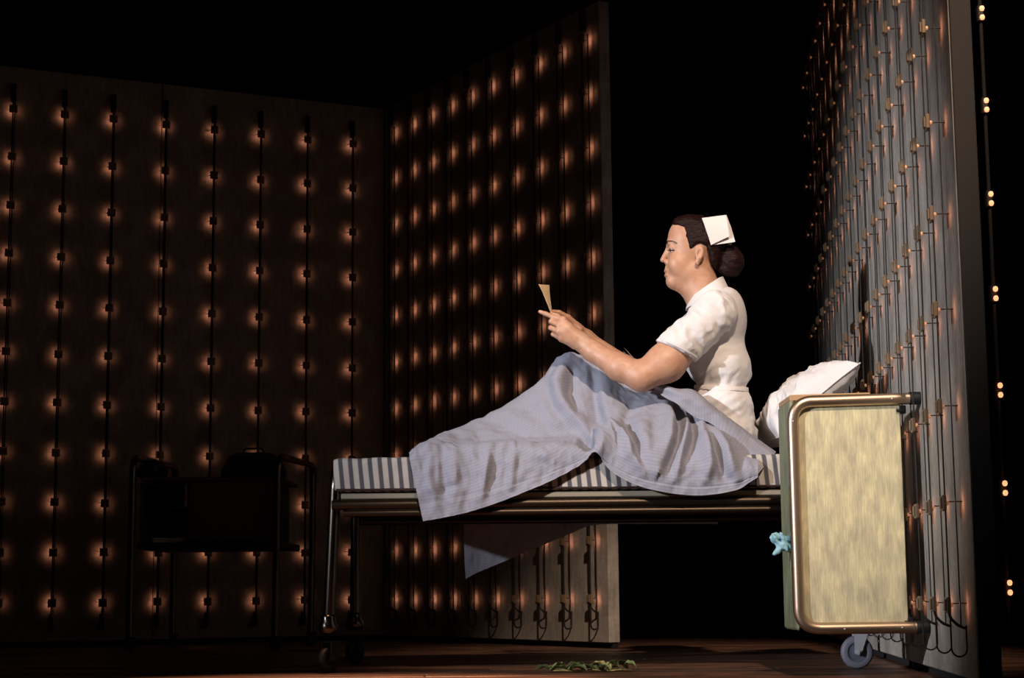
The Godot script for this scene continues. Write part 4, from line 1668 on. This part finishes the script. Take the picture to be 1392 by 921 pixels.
# ---------------------------------------------------------------- letter, leaves, cloth
func sheet(acc: Acc, rows: Array, thick: Vector3) -> void:
	acc.grid(rows)
	var back := []
	for r: PackedVector3Array in rows:
		var b := PackedVector3Array()
		for p in r:
			b.append(p + thick)
		back.append(b)
	acc.grid(back, [], false, true)
	acc.grid([back[0], rows[0]])
	acc.grid([rows[-1], back[-1]])
	var e0 := PackedVector3Array()
	var e1 := PackedVector3Array()
	var e2 := PackedVector3Array()
	var e3 := PackedVector3Array()
	for k in rows.size():
		e0.append(rows[k][0]); e1.append(back[k][0]); e2.append(rows[k][-1]); e3.append(back[k][-1])
	acc.grid([e0, e1], [], false, true)
	acc.grid([e2, e3])

func build_small_things() -> void:
	# letter
	var lt := thing("letter", "cream sheet of paper held up in both hands", "letter", P(748, 425, 6.27))
	var base := lt.position
	var rows := []
	for i in 17:
		var row := PackedVector3Array()
		var t := i / 16.0            # 0 top, 1 bottom
		var py := lerpf(386.0, 430.0, t)
		var xn := lerpf(731.8, 750.5, pow(t, 0.85))
		var xf := lerpf(746.5, 751.5, pow(t, 1.6))
		for j in 13:
			var w := j / 12.0
			var d := lerpf(6.205, 6.345, w)
			var px := lerpf(xn, xf, w) - 1.6 * sin(PI * w) * (1.0 - t)
			row.append(P(px, py + 1.2 * w * (1.0 - t), d) - base)
		rows.append(row)
	var acc := Acc.new()
	sheet(acc, rows, Vector3(0.0008, 0, 0))
	obj("sheet", acc.mesh(), M.paper, lt)

	# a corner of folded white paper behind the forearm
	var fp := thing("folded_paper", "small white folded paper corner showing behind the forearm", "paper", P(858, 486, 6.24))
	base = fp.position
	rows = []
	for i in 5:
		var row := PackedVector3Array()
		var t := i / 4.0
		for j in 4:
			var w := j / 3.0
			row.append(P(lerpf(848.5, 866.0, t) + 1.5 * w, lerpf(472.5, 490.0, t) + lerpf(0.5, 5.0, w) * (0.3 + t), 6.22 + 0.03 * w) - base)
		rows.append(row)
	acc = Acc.new()
	sheet(acc, rows, Vector3(0, 0, -0.0015))
	obj("fold", acc.mesh(), M.white_paper, fp)
	rows = []
	for i in 4:
		var row := PackedVector3Array()
		var t := i / 3.0
		for j in 3:
			var w := j / 2.0
			row.append(P(lerpf(847.0, 858.0, t) + w, lerpf(476.5, 487.0, t) + 2.5 * w, 6.215 + 0.02 * w) - base)
		rows.append(row)
	acc = Acc.new()
	sheet(acc, rows, Vector3(0, 0, -0.0015))
	obj("fold", acc.mesh(), M.white_paper, fp)

	# teal cloth stuffed in the cabinet's side
	var tc := thing("teal_cloth", "crumpled teal cloth tucked into the side of the cabinet", "cloth", P(1062, 740, 5.50))
	base = tc.position
	var cn := noise_of(91, 26.0, 2)
	acc = Acc.new()
	nets(acc, [
		ell(P(1054.5, 731, 5.49) - base, Vector3(0.017, 0.017, 0.02), 0.008, 0.5),
		cap(P(1058, 730, 5.51) - base, P(1073, 736, 5.51) - base, 0.015, 0.019, 0.008),
		cap(P(1060, 740, 5.48) - base, P(1072, 743, 5.48) - base, 0.014, 0.016, 0.006),
		cap(P(1063, 743, 5.48) - base, P(1053, 752.5, 5.47) - base, 0.013, 0.006, 0.005),
		cap(P(1051, 727, 5.47) - base, P(1066, 745, 5.465) - base, 0.006, 0.007, 0.003),
		cap(P(1062, 725, 5.465) - base, P(1069, 746, 5.465) - base, 0.006, 0.007, 0.003),
	], Vector3(-0.05, -0.06, -0.06), Vector3(0.034, 0.06, 0.07), 0.0035, func(p: Vector3, d: float) -> float:
		return d + 0.010 * absf(cn.get_noise_3d(p.x, p.y * 0.7 + p.x * 0.4, p.z)) - 0.002)
	obj("folds", acc.mesh(), M.teal, tc)

	# wilted leaves on the boards
	var lv := thing("leafy_sprig", "wilted green leafy sprig lying on the stage boards", "leaves", Vector3(0.25, 0, -5.86))
	base = lv.position
	var rng := RandomNumberGenerator.new()
	rng.seed = 8
	var stem := []
	for k in 9:
		stem.append(Vector3(lerpf(-0.13, 0.13, k / 8.0), 0.006 + 0.002 * sin(k * 2.0), 0.008 * sin(k * 1.3)))
	acc = Acc.new()
	acc.tube(stem, 0.0028, 6)
	obj("stem", acc.mesh(), M.leaf[2], lv)
	for k in 16:
		var at: Vector3 = stem[k / 2] + Vector3(rng.randf_range(-0.01, 0.01), 0.002, 0)
		var yaw := rng.randf_range(-0.9, 0.9) + (PI if k % 2 else 0.0)
		var ln := rng.randf_range(0.045, 0.075)
		var wd := rng.randf_range(0.012, 0.020)
		var lift := rng.randf_range(0.006, 0.020)
		var curl := rng.randf_range(-0.6, 0.9)
		var b := Basis(Vector3.UP, yaw)
		rows = []
		for i in 9:
			var t := i / 8.0
			var row := PackedVector3Array()
			for j in 5:
				var w := j / 2.0 - 1.0
				var half := wd * pow(sin(PI * clampf(t * 0.93 + 0.05, 0.0, 1.0)), 0.8)
				var y := lift * sin(PI * t * 0.9) + absf(w) * half * 0.6 + curl * w * half * 0.6 + 0.003 * sin(t * 14.0 + w * 3.0)
				row.append(at + b * Vector3(t * ln, maxf(y, -0.003), w * half))
			rows.append(row)
		acc = Acc.new()
		sheet(acc, rows, Vector3(0, -0.0006, 0))
		obj("leaf", acc.mesh(), M.leaf[rng.randi() % 4], lv)
